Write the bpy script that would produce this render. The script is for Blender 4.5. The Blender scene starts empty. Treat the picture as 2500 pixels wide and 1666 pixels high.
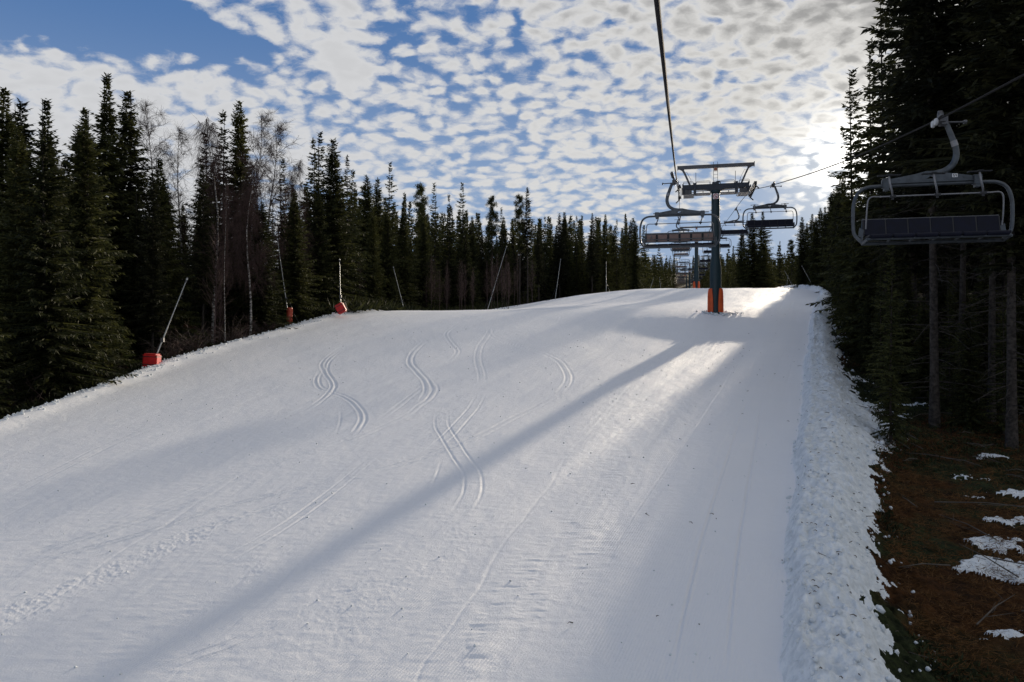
import bpy, bmesh, math, random
import numpy as np
from mathutils import Vector, Matrix

sc = bpy.context.scene
R = math.radians
# ------------------------------------------------------------------ camera, sky, sun
F = 1805.0 / 2500.0                      # focal length in picture widths
cam_d = bpy.data.cameras.new('camera')
cam_d.sensor_width = 36.0
cam_d.lens = 36.0 * F
cam_d.clip_start = 0.1
cam_d.clip_end = 20000
cam = bpy.data.objects.new('camera', cam_d)
sc.collection.objects.link(cam)
cam.rotation_euler = (R(90), 0, 0)
cam.location = (0, 0, 0)
sc.camera = cam
SUN_AZ, SUN_EL = R(24.5), R(12.3)        # azimuth right of +Y
SUN = Vector((math.sin(SUN_AZ) * math.cos(SUN_EL), math.cos(SUN_AZ) * math.cos(SUN_EL), math.sin(SUN_EL)))
sc.view_settings.view_transform = 'Standard'
sc.view_settings.look = 'None'
sc.view_settings.exposure = 0.0
sc.view_settings.gamma = 1.0

sun_d = bpy.data.lights.new('sun', 'SUN')
sun_d.energy = 5.0
sun_d.angle = R(0.9)
sun_d.color = (1.0, 0.86, 0.68)
sun = bpy.data.objects.new('sun', sun_d)
sc.collection.objects.link(sun)
sun.rotation_euler = (-SUN).to_track_quat('-Z', 'Y').to_euler()

def nd(nt, t, **kw):
    n = nt.nodes.new(t)
    for k, v in kw.items():
        if k == 'inp':
            for a, b in v.items():
                n.inputs[a].default_value = b
        else:
            setattr(n, k, v)
    return n
def mth(nt, op, a, b=None, c=None, clamp=False):
    n = nt.nodes.new('ShaderNodeMath'); n.operation = op; n.use_clamp = clamp
    for i, v in enumerate((a, b, c)):
        if v is None: continue
        if isinstance(v, (int, float)): n.inputs[i].default_value = v
        else: nt.links.new(v, n.inputs[i])
    return n.outputs[0]
def smooth(nt, v, lo, hi, to0=0.0, to1=1.0):
    n = nt.nodes.new('ShaderNodeMapRange'); n.interpolation_type = 'SMOOTHSTEP'
    nt.links.new(v, n.inputs[0])
    n.inputs[1].default_value = lo; n.inputs[2].default_value = hi
    n.inputs[3].default_value = to0; n.inputs[4].default_value = to1
    return n.outputs[0]
def mix(nt, fac, a, b, mode='MIX'):
    n = nt.nodes.new('ShaderNodeMix'); n.data_type = 'RGBA'; n.blend_type = mode
    for i, v in ((0, fac), (6, a), (7, b)):
        if isinstance(v, (int, float)): n.inputs[i].default_value = v
        elif isinstance(v, tuple): n.inputs[i].default_value = v if len(v) == 4 else v + (1,)
        else: nt.links.new(v, n.inputs[i])
    return n.outputs[2]
def dot(nt, v, w):
    n = nt.nodes.new('ShaderNodeVectorMath'); n.operation = 'DOT_PRODUCT'
    nt.links.new(v, n.inputs[0]); n.inputs[1].default_value = w
    return n.outputs['Value']
def noise(nt, vec, scale, detail=4, rough=0.5, dist=0.0):
    n = nd(nt, 'ShaderNodeTexNoise', inp={'Scale': scale, 'Detail': detail, 'Roughness': rough, 'Distortion': dist})
    if vec is not None: nt.links.new(vec, n.inputs['Vector'])
    return n

world = bpy.data.worlds.new('World')
sc.world = world
world.use_nodes = True
nt = world.node_tree
nt.nodes.clear()
tc = nd(nt, 'ShaderNodeTexCoord')
sky = nd(nt, 'ShaderNodeTexSky', sky_type='NISHITA')
sky.sun_disc = False
sky.sun_elevation = SUN_EL
sky.sun_rotation = SUN_AZ
sky.altitude = 400; sky.air_density = 1.0; sky.dust_density = 0.3; sky.ozone_density = 2.2
D = tc.outputs['Generated']
sep = nd(nt, 'ShaderNodeSeparateXYZ'); nt.links.new(D, sep.inputs[0])
dx, dy, dz = sep.outputs
zc = mth(nt, 'MAXIMUM', dz, 0.0)
zq = mth(nt, 'ADD', zc, 0.30)
px_ = mth(nt, 'DIVIDE', dx, zq); py_ = mth(nt, 'DIVIDE', dy, zq)
cv = nd(nt, 'ShaderNodeCombineXYZ'); nt.links.new(px_, cv.inputs[0]); nt.links.new(py_, cv.inputs[1])
P = cv.outputs[0]
# puffs lie in rows across the view, slightly turned
mp = nd(nt, 'ShaderNodeMapping', inp={'Rotation': (0, 0, R(-12)), 'Scale': (1.0, 1.15, 1.0)})
nt.links.new(P, mp.inputs[0])
warp = noise(nt, mp.outputs[0], 7.0, 5, 0.6)
wv = nd(nt, 'ShaderNodeVectorMath', operation='MULTIPLY_ADD')
nt.links.new(warp.outputs['Color'], wv.inputs[0]); wv.inputs[1].default_value = (0.085, 0.085, 0); nt.links.new(mp.outputs[0], wv.inputs[2])
vor = nd(nt, 'ShaderNodeTexVoronoi', feature='SMOOTH_F1', inp={'Scale': 25.0, 'Smoothness': 0.5, 'Randomness': 1.0})
nt.links.new(wv.outputs[0], vor.inputs['Vector'])
vor2 = nd(nt, 'ShaderNodeTexVoronoi', feature='SMOOTH_F1', inp={'Scale': 30.0, 'Smoothness': 0.35, 'Randomness': 1.0})
nt.links.new(wv.outputs[0], vor2.inputs['Vector'])
n1 = noise(nt, wv.outputs[0], 4.5, 4, 0.5)
n2 = noise(nt, wv.outputs[0], 25.0, 10, 0.64)
n3 = noise(nt, P, 0.8, 2, 0.5)
cell = mth(nt, 'SUBTRACT', 0.46, vor.outputs['Distance'])
dens = mth(nt, 'MULTIPLY', cell, 0.9)
dens = mth(nt, 'MULTIPLY_ADD', mth(nt, 'SUBTRACT', 0.42, vor2.outputs['Distance']), 0.42, dens)
dens = mth(nt, 'MULTIPLY_ADD', mth(nt, 'SUBTRACT', n1.outputs[0], 0.5), 0.36, dens)
dens = mth(nt, 'MULTIPLY_ADD', mth(nt, 'SUBTRACT', n2.outputs[0], 0.5), 1.1, dens)
dens = mth(nt, 'MULTIPLY_ADD', mth(nt, 'SUBTRACT', n3.outputs[0], 0.5), 0.4, dens)
dens = mth(nt, 'ADD', dens, 0.225)
# large cloud banks by direction (x = right, z = up): clear corner upper left, thick deck upper right
deck = smooth(nt, mth(nt, 'MULTIPLY_ADD', dz, 1.0, mth(nt, 'MULTIPLY', dx, 0.62)), 0.34, 0.66)
dens = mth(nt, 'MULTIPLY_ADD', deck, 0.42, dens)
hole = mth(nt, 'MULTIPLY', smooth(nt, mth(nt, 'MULTIPLY_ADD', dx, -0.08, dz), 0.335, 0.40), smooth(nt, dx, -0.14, -0.25))
dens = mth(nt, 'MULTIPLY_ADD', hole, -1.0, dens)
puff = mth(nt, 'MULTIPLY', smooth(nt, mth(nt, 'ABSOLUTE', mth(nt, 'ADD', dx, 0.285)), 0.13, 0.07), smooth(nt, mth(nt, 'MULTIPLY_ADD', dx, 0.25, dz), 0.262, 0.300))
dens = mth(nt, 'MULTIPLY_ADD', puff, 1.10, dens)
leftbank = mth(nt, 'MULTIPLY', smooth(nt, dx, -0.12, -0.45), smooth(nt, dz, 0.335, 0.27))
dens = mth(nt, 'MULTIPLY_ADD', leftbank, 0.36, dens)
low = mth(nt, 'MULTIPLY', smooth(nt, dz, 0.215, 0.12), smooth(nt, dx, 0.08, 0.30))
dens = mth(nt, 'MULTIPLY_ADD', low, -0.42, dens)
cover = smooth(nt, dens, -0.16, 0.40)
thick = smooth(nt, dens, 0.22, 0.95)
# brightness towards the sun
sd = dot(nt, D, tuple(SUN))
sd = mth(nt, 'MAXIMUM', sd, 0.0)
g1 = mth(nt, 'POWER', sd, 10.0)
g2 = mth(nt, 'POWER', sd, 260.0)
g3 = mth(nt, 'POWER', sd, 1400.0)
lit = mth(nt, 'MULTIPLY_ADD', g1, 0.07, 0.68)
lit = mth(nt, 'MULTIPLY_ADD', g2, 0.42, lit)
lit = mth(nt, 'MULTIPLY_ADD', g3, 2.0, lit)
far_up = smooth(nt, mth(nt, 'ADD', dz, mth(nt, 'MULTIPLY', dx, 0.5)), 0.24, 0.58, 0.08, 0.55)
tl = mth(nt, 'SUBTRACT', 1.0, mth(nt, 'MULTIPLY', thick, far_up))
lit = mth(nt, 'MULTIPLY', lit, tl)
ccol = mix(nt, mth(nt, 'MULTIPLY', g1, 1.0, clamp=True), (0.98, 0.985, 1.0), (1.03, 1.0, 0.94))
cl = nd(nt, 'ShaderNodeVectorMath', operation='SCALE'); nt.links.new(ccol, cl.inputs[0]); nt.links.new(lit, cl.inputs['Scale'])
bluehi = mix(nt, smooth(nt, dz, 0.14, 0.42), (0.27, 0.38, 0.58), (0.080, 0.185, 0.42))
bluehi = mix(nt, mth(nt, 'MULTIPLY', g2, 0.55, clamp=True), bluehi, (0.95, 0.93, 0.86))
nsk = nd(nt, 'ShaderNodeVectorMath', operation='SCALE'); nt.links.new(sky.outputs[0], nsk.inputs[0]); nsk.inputs['Scale'].default_value = 0.08
skc = mix(nt, 0.90, nsk.outputs[0], bluehi)
bg1 = nd(nt, 'ShaderNodeBackground', inp={'Strength': 1.0}); nt.links.new(skc, bg1.inputs[0])
bg2 = nd(nt, 'ShaderNodeBackground', inp={'Strength': 1.0}); nt.links.new(cl.outputs[0], bg2.inputs[0])
ms = nd(nt, 'ShaderNodeMixShader'); nt.links.new(mth(nt, 'MULTIPLY', cover, 0.95), ms.inputs[0])
nt.links.new(bg1.outputs[0], ms.inputs[1]); nt.links.new(bg2.outputs[0], ms.inputs[2])
wo = nd(nt, 'ShaderNodeOutputWorld'); nt.links.new(ms.outputs[0], wo.inputs[0])
world.cycles.sampling_method = 'MANUAL'
world.cycles.sample_map_resolution = 1024
sc.cycles.max_bounces = 5
sc.cycles.transparent_max_bounces = 4

# ------------------------------------------------------------------ helpers
COL = sc.collection
def link(o, parent=None):
    COL.objects.link(o)
    if parent is not None: o.parent = parent
    return o
def tag(o, label=None, cat=None, group=None, kind=None):
    if label: o['label'] = label
    if cat: o['category'] = cat
    if group: o['group'] = group
    if kind: o['kind'] = kind
    return o
def empty(name, loc=(0, 0, 0), rz=0.0, sc_=1.0):
    o = bpy.data.objects.new(name, None)
    o.empty_display_size = 0.3
    o.location = loc; o.rotation_euler = (0, 0, rz); o.scale = (sc_,) * 3
    return link(o)
def mesh_np(name, V, Q, mats, parent=None, smooth_=False, midx=None):
    """V (n,3); Q (m,4) or (m,3) array, or list of faces"""
    me = bpy.data.meshes.new(name)
    V = np.asarray(V, dtype=np.float32)
    if isinstance(Q, np.ndarray):
        k = Q.shape[1]; m = len(Q)
        me.vertices.add(len(V)); me.vertices.foreach_set('co', V.ravel())
        me.loops.add(m * k); me.loops.foreach_set('vertex_index', Q.astype(np.int32).ravel())
        me.polygons.add(m)
        me.polygons.foreach_set('loop_start', np.arange(0, m * k, k, dtype=np.int32))
        me.polygons.foreach_set('loop_total', np.full(m, k, dtype=np.int32))
        me.update(calc_edges=True)
    else:
        me.from_pydata([tuple(v) for v in V], [], Q)
        me.update()
    if not isinstance(mats, (list, tuple)): mats = [mats]
    for mt in mats: me.materials.append(mt)
    if midx is not None: me.polygons.foreach_set('material_index', np.asarray(midx, dtype=np.int32))
    if smooth_: me.polygons.foreach_set('use_smooth', np.ones(len(me.polygons), dtype=bool))
    o = bpy.data.objects.new(name, me)
    return link(o, parent)
class MB:
    def __init__(s): s.V = []; s.F = []; s.M = []; s.m = 0
    def add(s, vs, fs):
        b = len(s.V); s.V += [tuple(v) for v in vs]; s.F += [tuple(i + b for i in f) for f in fs]; s.M += [s.m] * len(fs)
        return s
    def box(s, c, d, rot=None):
        x, y, z = d[0] / 2, d[1] / 2, d[2] / 2
        vs = [Vector((i * x, j * y, k * z)) for i in (-1, 1) for j in (-1, 1) for k in (-1, 1)]
        if rot is not None: vs = [rot @ v for v in vs]
        vs = [v + Vector(c) for v in vs]
        return s.add(vs, [(0, 1, 3, 2), (4, 6, 7, 5), (0, 4, 5, 1), (2, 3, 7, 6), (0, 2, 6, 4), (1, 5, 7, 3)])
    def bar(s, a, b, w, h=None, up=(0, 0, 1)):
        a, b = Vector(a), Vector(b); h = h or w
        d = b - a; y = d.normalized(); u = Vector(up)
        if abs(y.dot(u)) > 0.98: u = Vector((1, 0, 0))
        x = y.cross(u).normalized(); z = x.cross(y)
        rot = Matrix((x, y, z)).transposed()
        return s.box((a + b) / 2, (w, d.length, h), rot)
    def tube(s, pts, r, seg=8, caps=True, flat=None):
        pts = [Vector(p) for p in pts]; n = len(pts)
        rs = r if isinstance(r, (list, tuple)) else [r] * n
        vs = []; ref = None
        for i, p in enumerate(pts):
            t = (pts[min(i + 1, n - 1)] - pts[max(i - 1, 0)]).normalized()
            if ref is None:
                ref = Vector((0, 1, 0)) if abs(t.y) < 0.9 else Vector((0, 0, 1))
            x = t.cross(ref).normalized(); y = x.cross(t).normalized(); ref = y
            for k in range(seg):
                a = 2 * math.pi * k / seg
                vs.append(p + (x * math.cos(a) + y * math.sin(a) * (flat or 1.0)) * rs[i])
        fs = [(i * seg + k, i * seg + (k + 1) % seg, (i + 1) * seg + (k + 1) % seg, (i + 1) * seg + k) for i in range(n - 1) for k in range(seg)]
        if caps: fs += [tuple(range(seg))[::-1], tuple((n - 1) * seg + k for k in range(seg))]
        return s.add(vs, fs)
    def lathe(s, c, prof, seg=16, axis='z', a0=0.0, a1=2 * math.pi):
        full = abs(a1 - a0 - 2 * math.pi) < 1e-6
        m = seg if full else seg + 1
        vs = []
        for (r, z) in prof:
            for k in range(m):
                a = a0 + (a1 - a0) * k / seg
                p = (r * math.cos(a), r * math.sin(a), z)
                if axis == 'y': p = (p[0], p[2], p[1])
                if axis == 'x': p = (p[2], p[0], p[1])
                vs.append(Vector(p) + Vector(c))
        fs = []
        for i in range(len(prof) - 1):
            for k in range(seg):
                fs.append((i * m + k, i * m + (k + 1) % m, (i + 1) * m + (k + 1) % m, (i + 1) * m + k))
        if full:
            fs += [tuple(range(seg))[::-1], tuple((len(prof) - 1) * m + k for k in range(seg))]
        return s.add(vs, fs)
    def prism(s, poly, y0, y1):
        """polygon in xz, extruded along y"""
        n = len(poly)
        vs = [(x, y0, z) for x, z in poly] + [(x, y1, z) for x, z in poly]
        fs = [(i, (i + 1) % n, n + (i + 1) % n, n + i) for i in range(n)] + [tuple(range(n))[::-1], tuple(range(n, 2 * n))]
        return s.add(vs, fs)
    def build(s, name, mats, parent=None, smooth_=False, bevel=0.0):
        o = mesh_np(name, s.V, s.F, mats, parent, False, s.M)
        bm = bmesh.new(); bm.from_mesh(o.data)
        bmesh.ops.recalc_face_normals(bm, faces=bm.faces)
        if bevel: bmesh.ops.bevel(bm, geom=bm.edges[:], offset=bevel, segments=2, affect='EDGES', clamp_overlap=True)
        if smooth_:
            for f in bm.faces: f.smooth = True
            for e in bm.edges:
                if len(e.link_faces) == 2 and e.calc_face_angle(0) > R(45): e.smooth = False
        bm.to_mesh(o.data); bm.free()
        return o
def copy_tree(o, parent=None):
    c = o.copy(); COL.objects.link(c)
    if parent is not None: c.parent = parent
    for ch in o.children: copy_tree(ch, c)
    return c
def catmull(pts, n=8):
    P_ = [np.array(p, float) for p in pts]
    P_ = [2 * P_[0] - P_[1]] + P_ + [2 * P_[-1] - P_[-2]]
    out = []
    for i in range(1, len(P_) - 2):
        a, b, c, d = P_[i - 1:i + 3]
        for k in range(n):
            t = k / n
            out.append(0.5 * ((2 * b) + (-a + c) * t + (2 * a - 5 * b + 4 * c - d) * t * t + (-a + 3 * b - 3 * c + d) * t ** 3))
    out.append(P_[-2])
    return out

# numpy value noise
def _h(ix, iy, seed):
    n = (ix.astype(np.int64) * 374761393 + iy.astype(np.int64) * 668265263 + seed * 1442695041) & 0xffffffff
    n = ((n ^ (n >> 13)) * 1274126177) & 0xffffffff
    n = n ^ (n >> 16)
    return (n & 0xffffff).astype(np.float32) / 0xffffff
def vnoise(x, y, seed=0):
    ix = np.floor(x); iy = np.floor(y); fx = (x - ix).astype(np.float32); fy = (y - iy).astype(np.float32)
    fx = fx * fx * (3 - 2 * fx); fy = fy * fy * (3 - 2 * fy)
    a = _h(ix, iy, seed); b = _h(ix + 1, iy, seed); c = _h(ix, iy + 1, seed); d = _h(ix + 1, iy + 1, seed)
    return (a + (b - a) * fx) + ((c + (d - c) * fx) - (a + (b - a) * fx)) * fy
def fbm(x, y, oct_=4, seed=0, gain=0.5):
    s = 0.0; a = 1.0; t = 0.0
    for i in range(oct_):
        s = s + a * (vnoise(x * 2 ** i + 17.3 * i, y * 2 ** i - 9.1 * i, seed + i) - 0.5) * 2; t += a; a *= gain
    return s / t
def ss(x, lo, hi):
    t = np.clip((x - lo) / (hi - lo), 0, 1)
    return t * t * (3 - 2 * t)
def pchip(xs, ys):
    xs = np.array(xs, float); ys = np.array(ys, float)
    h = np.diff(xs); dl = np.diff(ys) / h
    m = np.zeros(len(xs)); m[0] = dl[0]; m[-1] = dl[-1]
    for i in range(1, len(xs) - 1):
        if dl[i - 1] * dl[i] > 0:
            w1 = 2 * h[i] + h[i - 1]; w2 = h[i] + 2 * h[i - 1]
            m[i] = (w1 + w2) / (w1 / dl[i - 1] + w2 / dl[i])
    def f(x):
        x = np.asarray(x, float)
        i = np.clip(np.searchsorted(xs, x) - 1, 0, len(h) - 1)
        t = (x - xs[i]) / h[i]
        lo = x < xs[0]; hi = x > xs[-1]
        tt = np.clip(t, 0, 1)
        r = ((2 * tt ** 3 - 3 * tt ** 2 + 1) * ys[i] + (tt ** 3 - 2 * tt ** 2 + tt) * h[i] * m[i]
             + (-2 * tt ** 3 + 3 * tt ** 2) * ys[i + 1] + (tt ** 3 - tt ** 2) * h[i] * m[i + 1])
        r = np.where(lo, ys[0] + (x - xs[0]) * m[0], r)
        return np.where(hi, ys[-1] + (x - xs[-1]) * m[-1], r)
    return f

# ------------------------------------------------------------------ terrain
prof = pchip([-80, -40, 0, 30, 49, 54, 62, 65.5, 85, 110, 130, 145, 205, 300, 420, 600, 900, 3000],
             [-15, -11, -6.5, -2.95, -0.62, 0.25, 2.25, 2.75, 4.75, 7.85, 9.1, 9.75, 12.4, 16.0, 27, 52, 84, 150])
profL = pchip([-80, -40, 0, 30, 45, 64, 85, 110, 130, 145, 205, 300, 420, 600, 900, 3000],
              [-15, -11, -6.5, -2.95, -0.75, 2.25, 4.75, 7.85, 9.1, 9.75, 12.4, 16.0, 27, 52, 84, 150])
edgeL = pchip([-60, 0, 28, 41, 64, 80, 110, 130, 150, 175, 200, 250, 300, 400, 600, 3000],
              [-14, -17.5, -19.8, -19.6, -15.2, -13.5, -5, 4, 14, 30, 39, 51, 63, 98, 160, 900])
edgeR = pchip([-60, 0, 11.2, 17.2, 30.6, 50, 75, 100, 140, 200, 300, 400, 600, 3000],
              [1.0, 2.4, 4.3, 6.5, 12.0, 20.0, 30.7, 41, 46, 55, 78, 101, 147, 700])
bermW = pchip([-60, 11, 17, 30, 50, 75, 100, 130, 3000], [2.2, 1.9, 1.9, 2.5, 2.1, 2.0, 1.3, 1.0, 1.0])
def ground(X, Y, fine=False):
    X = np.asarray(X, float); Y = np.asarray(Y, float)
    bl = ss(X, 0, 14)
    z = prof(Y) * bl + profL(Y) * (1 - bl)
    z = z - 4.2 * ss(-X + 0.09 * Y, -14, 26) * ss(Y, 64, 108) * (1 - 0.7 * ss(Y, 140, 220))
    z = z + 0.10 * fbm(X / 11, Y / 17, 3, 5) * ss(Y, -5, 15)
    # lip below the lift tower, and the hollow in front of it
    z = z - 0.25 * np.exp(-((X - 19) / 9.0) ** 2 - ((Y - 58) / 5.0) ** 2)
    eL = edgeL(Y) + 0.35 * fbm(Y / 3.1, Y * 0 + 3.3, 3, 11)
    z = z + 0.22 * np.exp(-((X - eL - 0.45) / 0.6) ** 2) * ss(Y, 5, 20) * ss(-Y, -110, -90)
    dl = eL - X
    z = z - 2.6 * ss(dl, 0.0, 4.5) * (1 - ss(Y, 64, 74) * 0.8 + ss(Y, 90, 130) * 0.2) * (1 - 0.78 * np.exp(-((Y - 60) / 6.5) ** 2)) - 0.02 * np.clip(dl, 0, 60)
    # berm
    eR = edgeR(Y) + 0.22 * fbm(Y / 2.3, Y * 0 + 7.7, 3, 21)
    w = bermW(Y); q = (X - eR) / w
    bump = ss(q, -0.06, 0.16) * (1 - ss(q, 0.35, 1.25))
    z = z + 0.50 * bump * ss(-Y, -135, -110)
    z = z - 0.55 * ss(q, 0.4, 1.8) - 0.012 * np.clip(X - eR - w, 0, 60)
    far = np.clip(np.abs(X - 0.23 * Y) - 60, 0, 3000)
    z = z + ss(Y, 200, 500) * 0.02 * far * 0.5
    return z
def G(x, y): return float(ground(np.array([x]), np.array([y]))[0])
def ray(px, py):
    """source-pixel -> point on the terrain"""
    tx = (px - 1250) / 1805.0; e = (833 - py) / 1805.0
    Y = np.linspace(6, 130, 2500)
    g = ground(tx * Y, Y) - e * Y
    i = np.argmax(g >= 0)
    if g[i] < 0: return None
    return np.array([tx * Y[i], Y[i]])

# grid rows and columns: finer close by
rows = [6.0]
while rows[-1] < 128:
    y = rows[-1]
    rows.append(y + max(0.032, 0.62 * y * y / (6.5 * 739)) if y > 9.5 else y + 0.2)
pre = [-80, -60, -45, -33, -24, -17, -11, -6, -2.5, 0.5, 3, 4.8]
post = []
y = rows[-1]
while y < 6000:
    y += max(1.6, (y - 120) * 0.05); post.append(y)
Yr = np.array(pre + rows + post)
t_f = np.arange(-0.72, 0.76, 0.00135)
t_l = -0.72 - np.cumsum(np.concatenate([np.full(12, 0.03), np.geomspace(0.05, 2.5, 14)]))
t_r = t_f[-1] + np.cumsum(np.concatenate([np.full(12, 0.03), np.geomspace(0.05, 2.5, 14)]))
T = np.concatenate([t_l[::-1], t_f, t_r])
W = np.sqrt(np.maximum(Yr, 0) ** 2 + 64) + np.where(Yr < 0, -Yr * 0.5, 0)
X2 = T[None, :] * W[:, None]; Y2 = np.repeat(Yr[:, None], len(T), 1)
Z2 = ground(X2, Y2)
eL2 = edgeL(Y2) + 0.35 * fbm(Y2 / 3.1, Y2 * 0 + 3.3, 3, 11)
eR2 = edgeR(Y2) + 0.22 * fbm(Y2 / 2.3, Y2 * 0 + 7.7, 3, 21)
w2 = bermW(Y2)
q2 = (X2 - eR2) / w2
fineW = ss(Y2, 4, 9) * (1 - ss(Y2, 118, 128)) * ss(T[None, :], -0.74, -0.71) * (1 - ss(T[None, :], 0.73, 0.76))
onp = ss(X2 - eL2, 0.0, 1.0) * (1 - ss(q2, -0.25, 0.0))
# groomer lanes follow the piste: lateral coordinate
lane = (X2 - (eR2)) / 1.0
# --- rough bands and chatter
rough_noise = fbm(X2 / 0.055, Y2 / 0.055, 2, 31, .8)
chat = fbm(X2 / 0.45, Y2 / 0.11, 3, 41, .6) 
cl = np.zeros_like(Z2)
def band(pts_px, width, seg_n=10):
    """1 near the polyline (given in source pixels), falls to 0 at width (metres)"""
    P_ = [ray(*p) for p in pts_px]
    P_ = catmull([p for p in P_ if p is not None], seg_n)
    out = np.zeros_like(Z2)
    for a, b in zip(P_[:-1], P_[1:]):
        y0, y1 = min(a[1], b[1]) - width * 1.3, max(a[1], b[1]) + width * 1.3
        i0, i1 = np.searchsorted(Yr, [y0, y1])
        if i1 <= i0: continue
        wmax = W[i0:i1]
        x0, x1 = min(a[0], b[0]) - width * 1.3, max(a[0], b[0]) + width * 1.3
        t0 = min(x0 / wmax.max(), x0 / wmax.min()); t1 = max(x1 / wmax.min(), x1 / wmax.max())
        j0, j1 = np.searchsorted(T, [t0, t1])
        xs = X2[i0:i1, j0:j1]; ys = Y2[i0:i1, j0:j1]
        d = b - a; L = (d ** 2).sum() + 1e-9
        u = np.clip(((xs - a[0]) * d[0] + (ys - a[1]) * d[1]) / L, 0, 1)
        dist = np.hypot(xs - a[0] - u * d[0], ys - a[1] - u * d[1])
        out[i0:i1, j0:j1] = np.maximum(out[i0:i1, j0:j1], np.clip(1 - dist / width, 0, 1))
    return out
def zm(o, s_, pts): return [(o[0] + s_ * x, o[1] + s_ * y) for x, y in pts]
k3, o3 = 0.34, (700, 680); k1, o1 = 0.5312, (0, 1000); k2, o2 = 0.4675, (1100, 1000); k4, o4 = 0.3189, (1400, 660)
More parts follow.
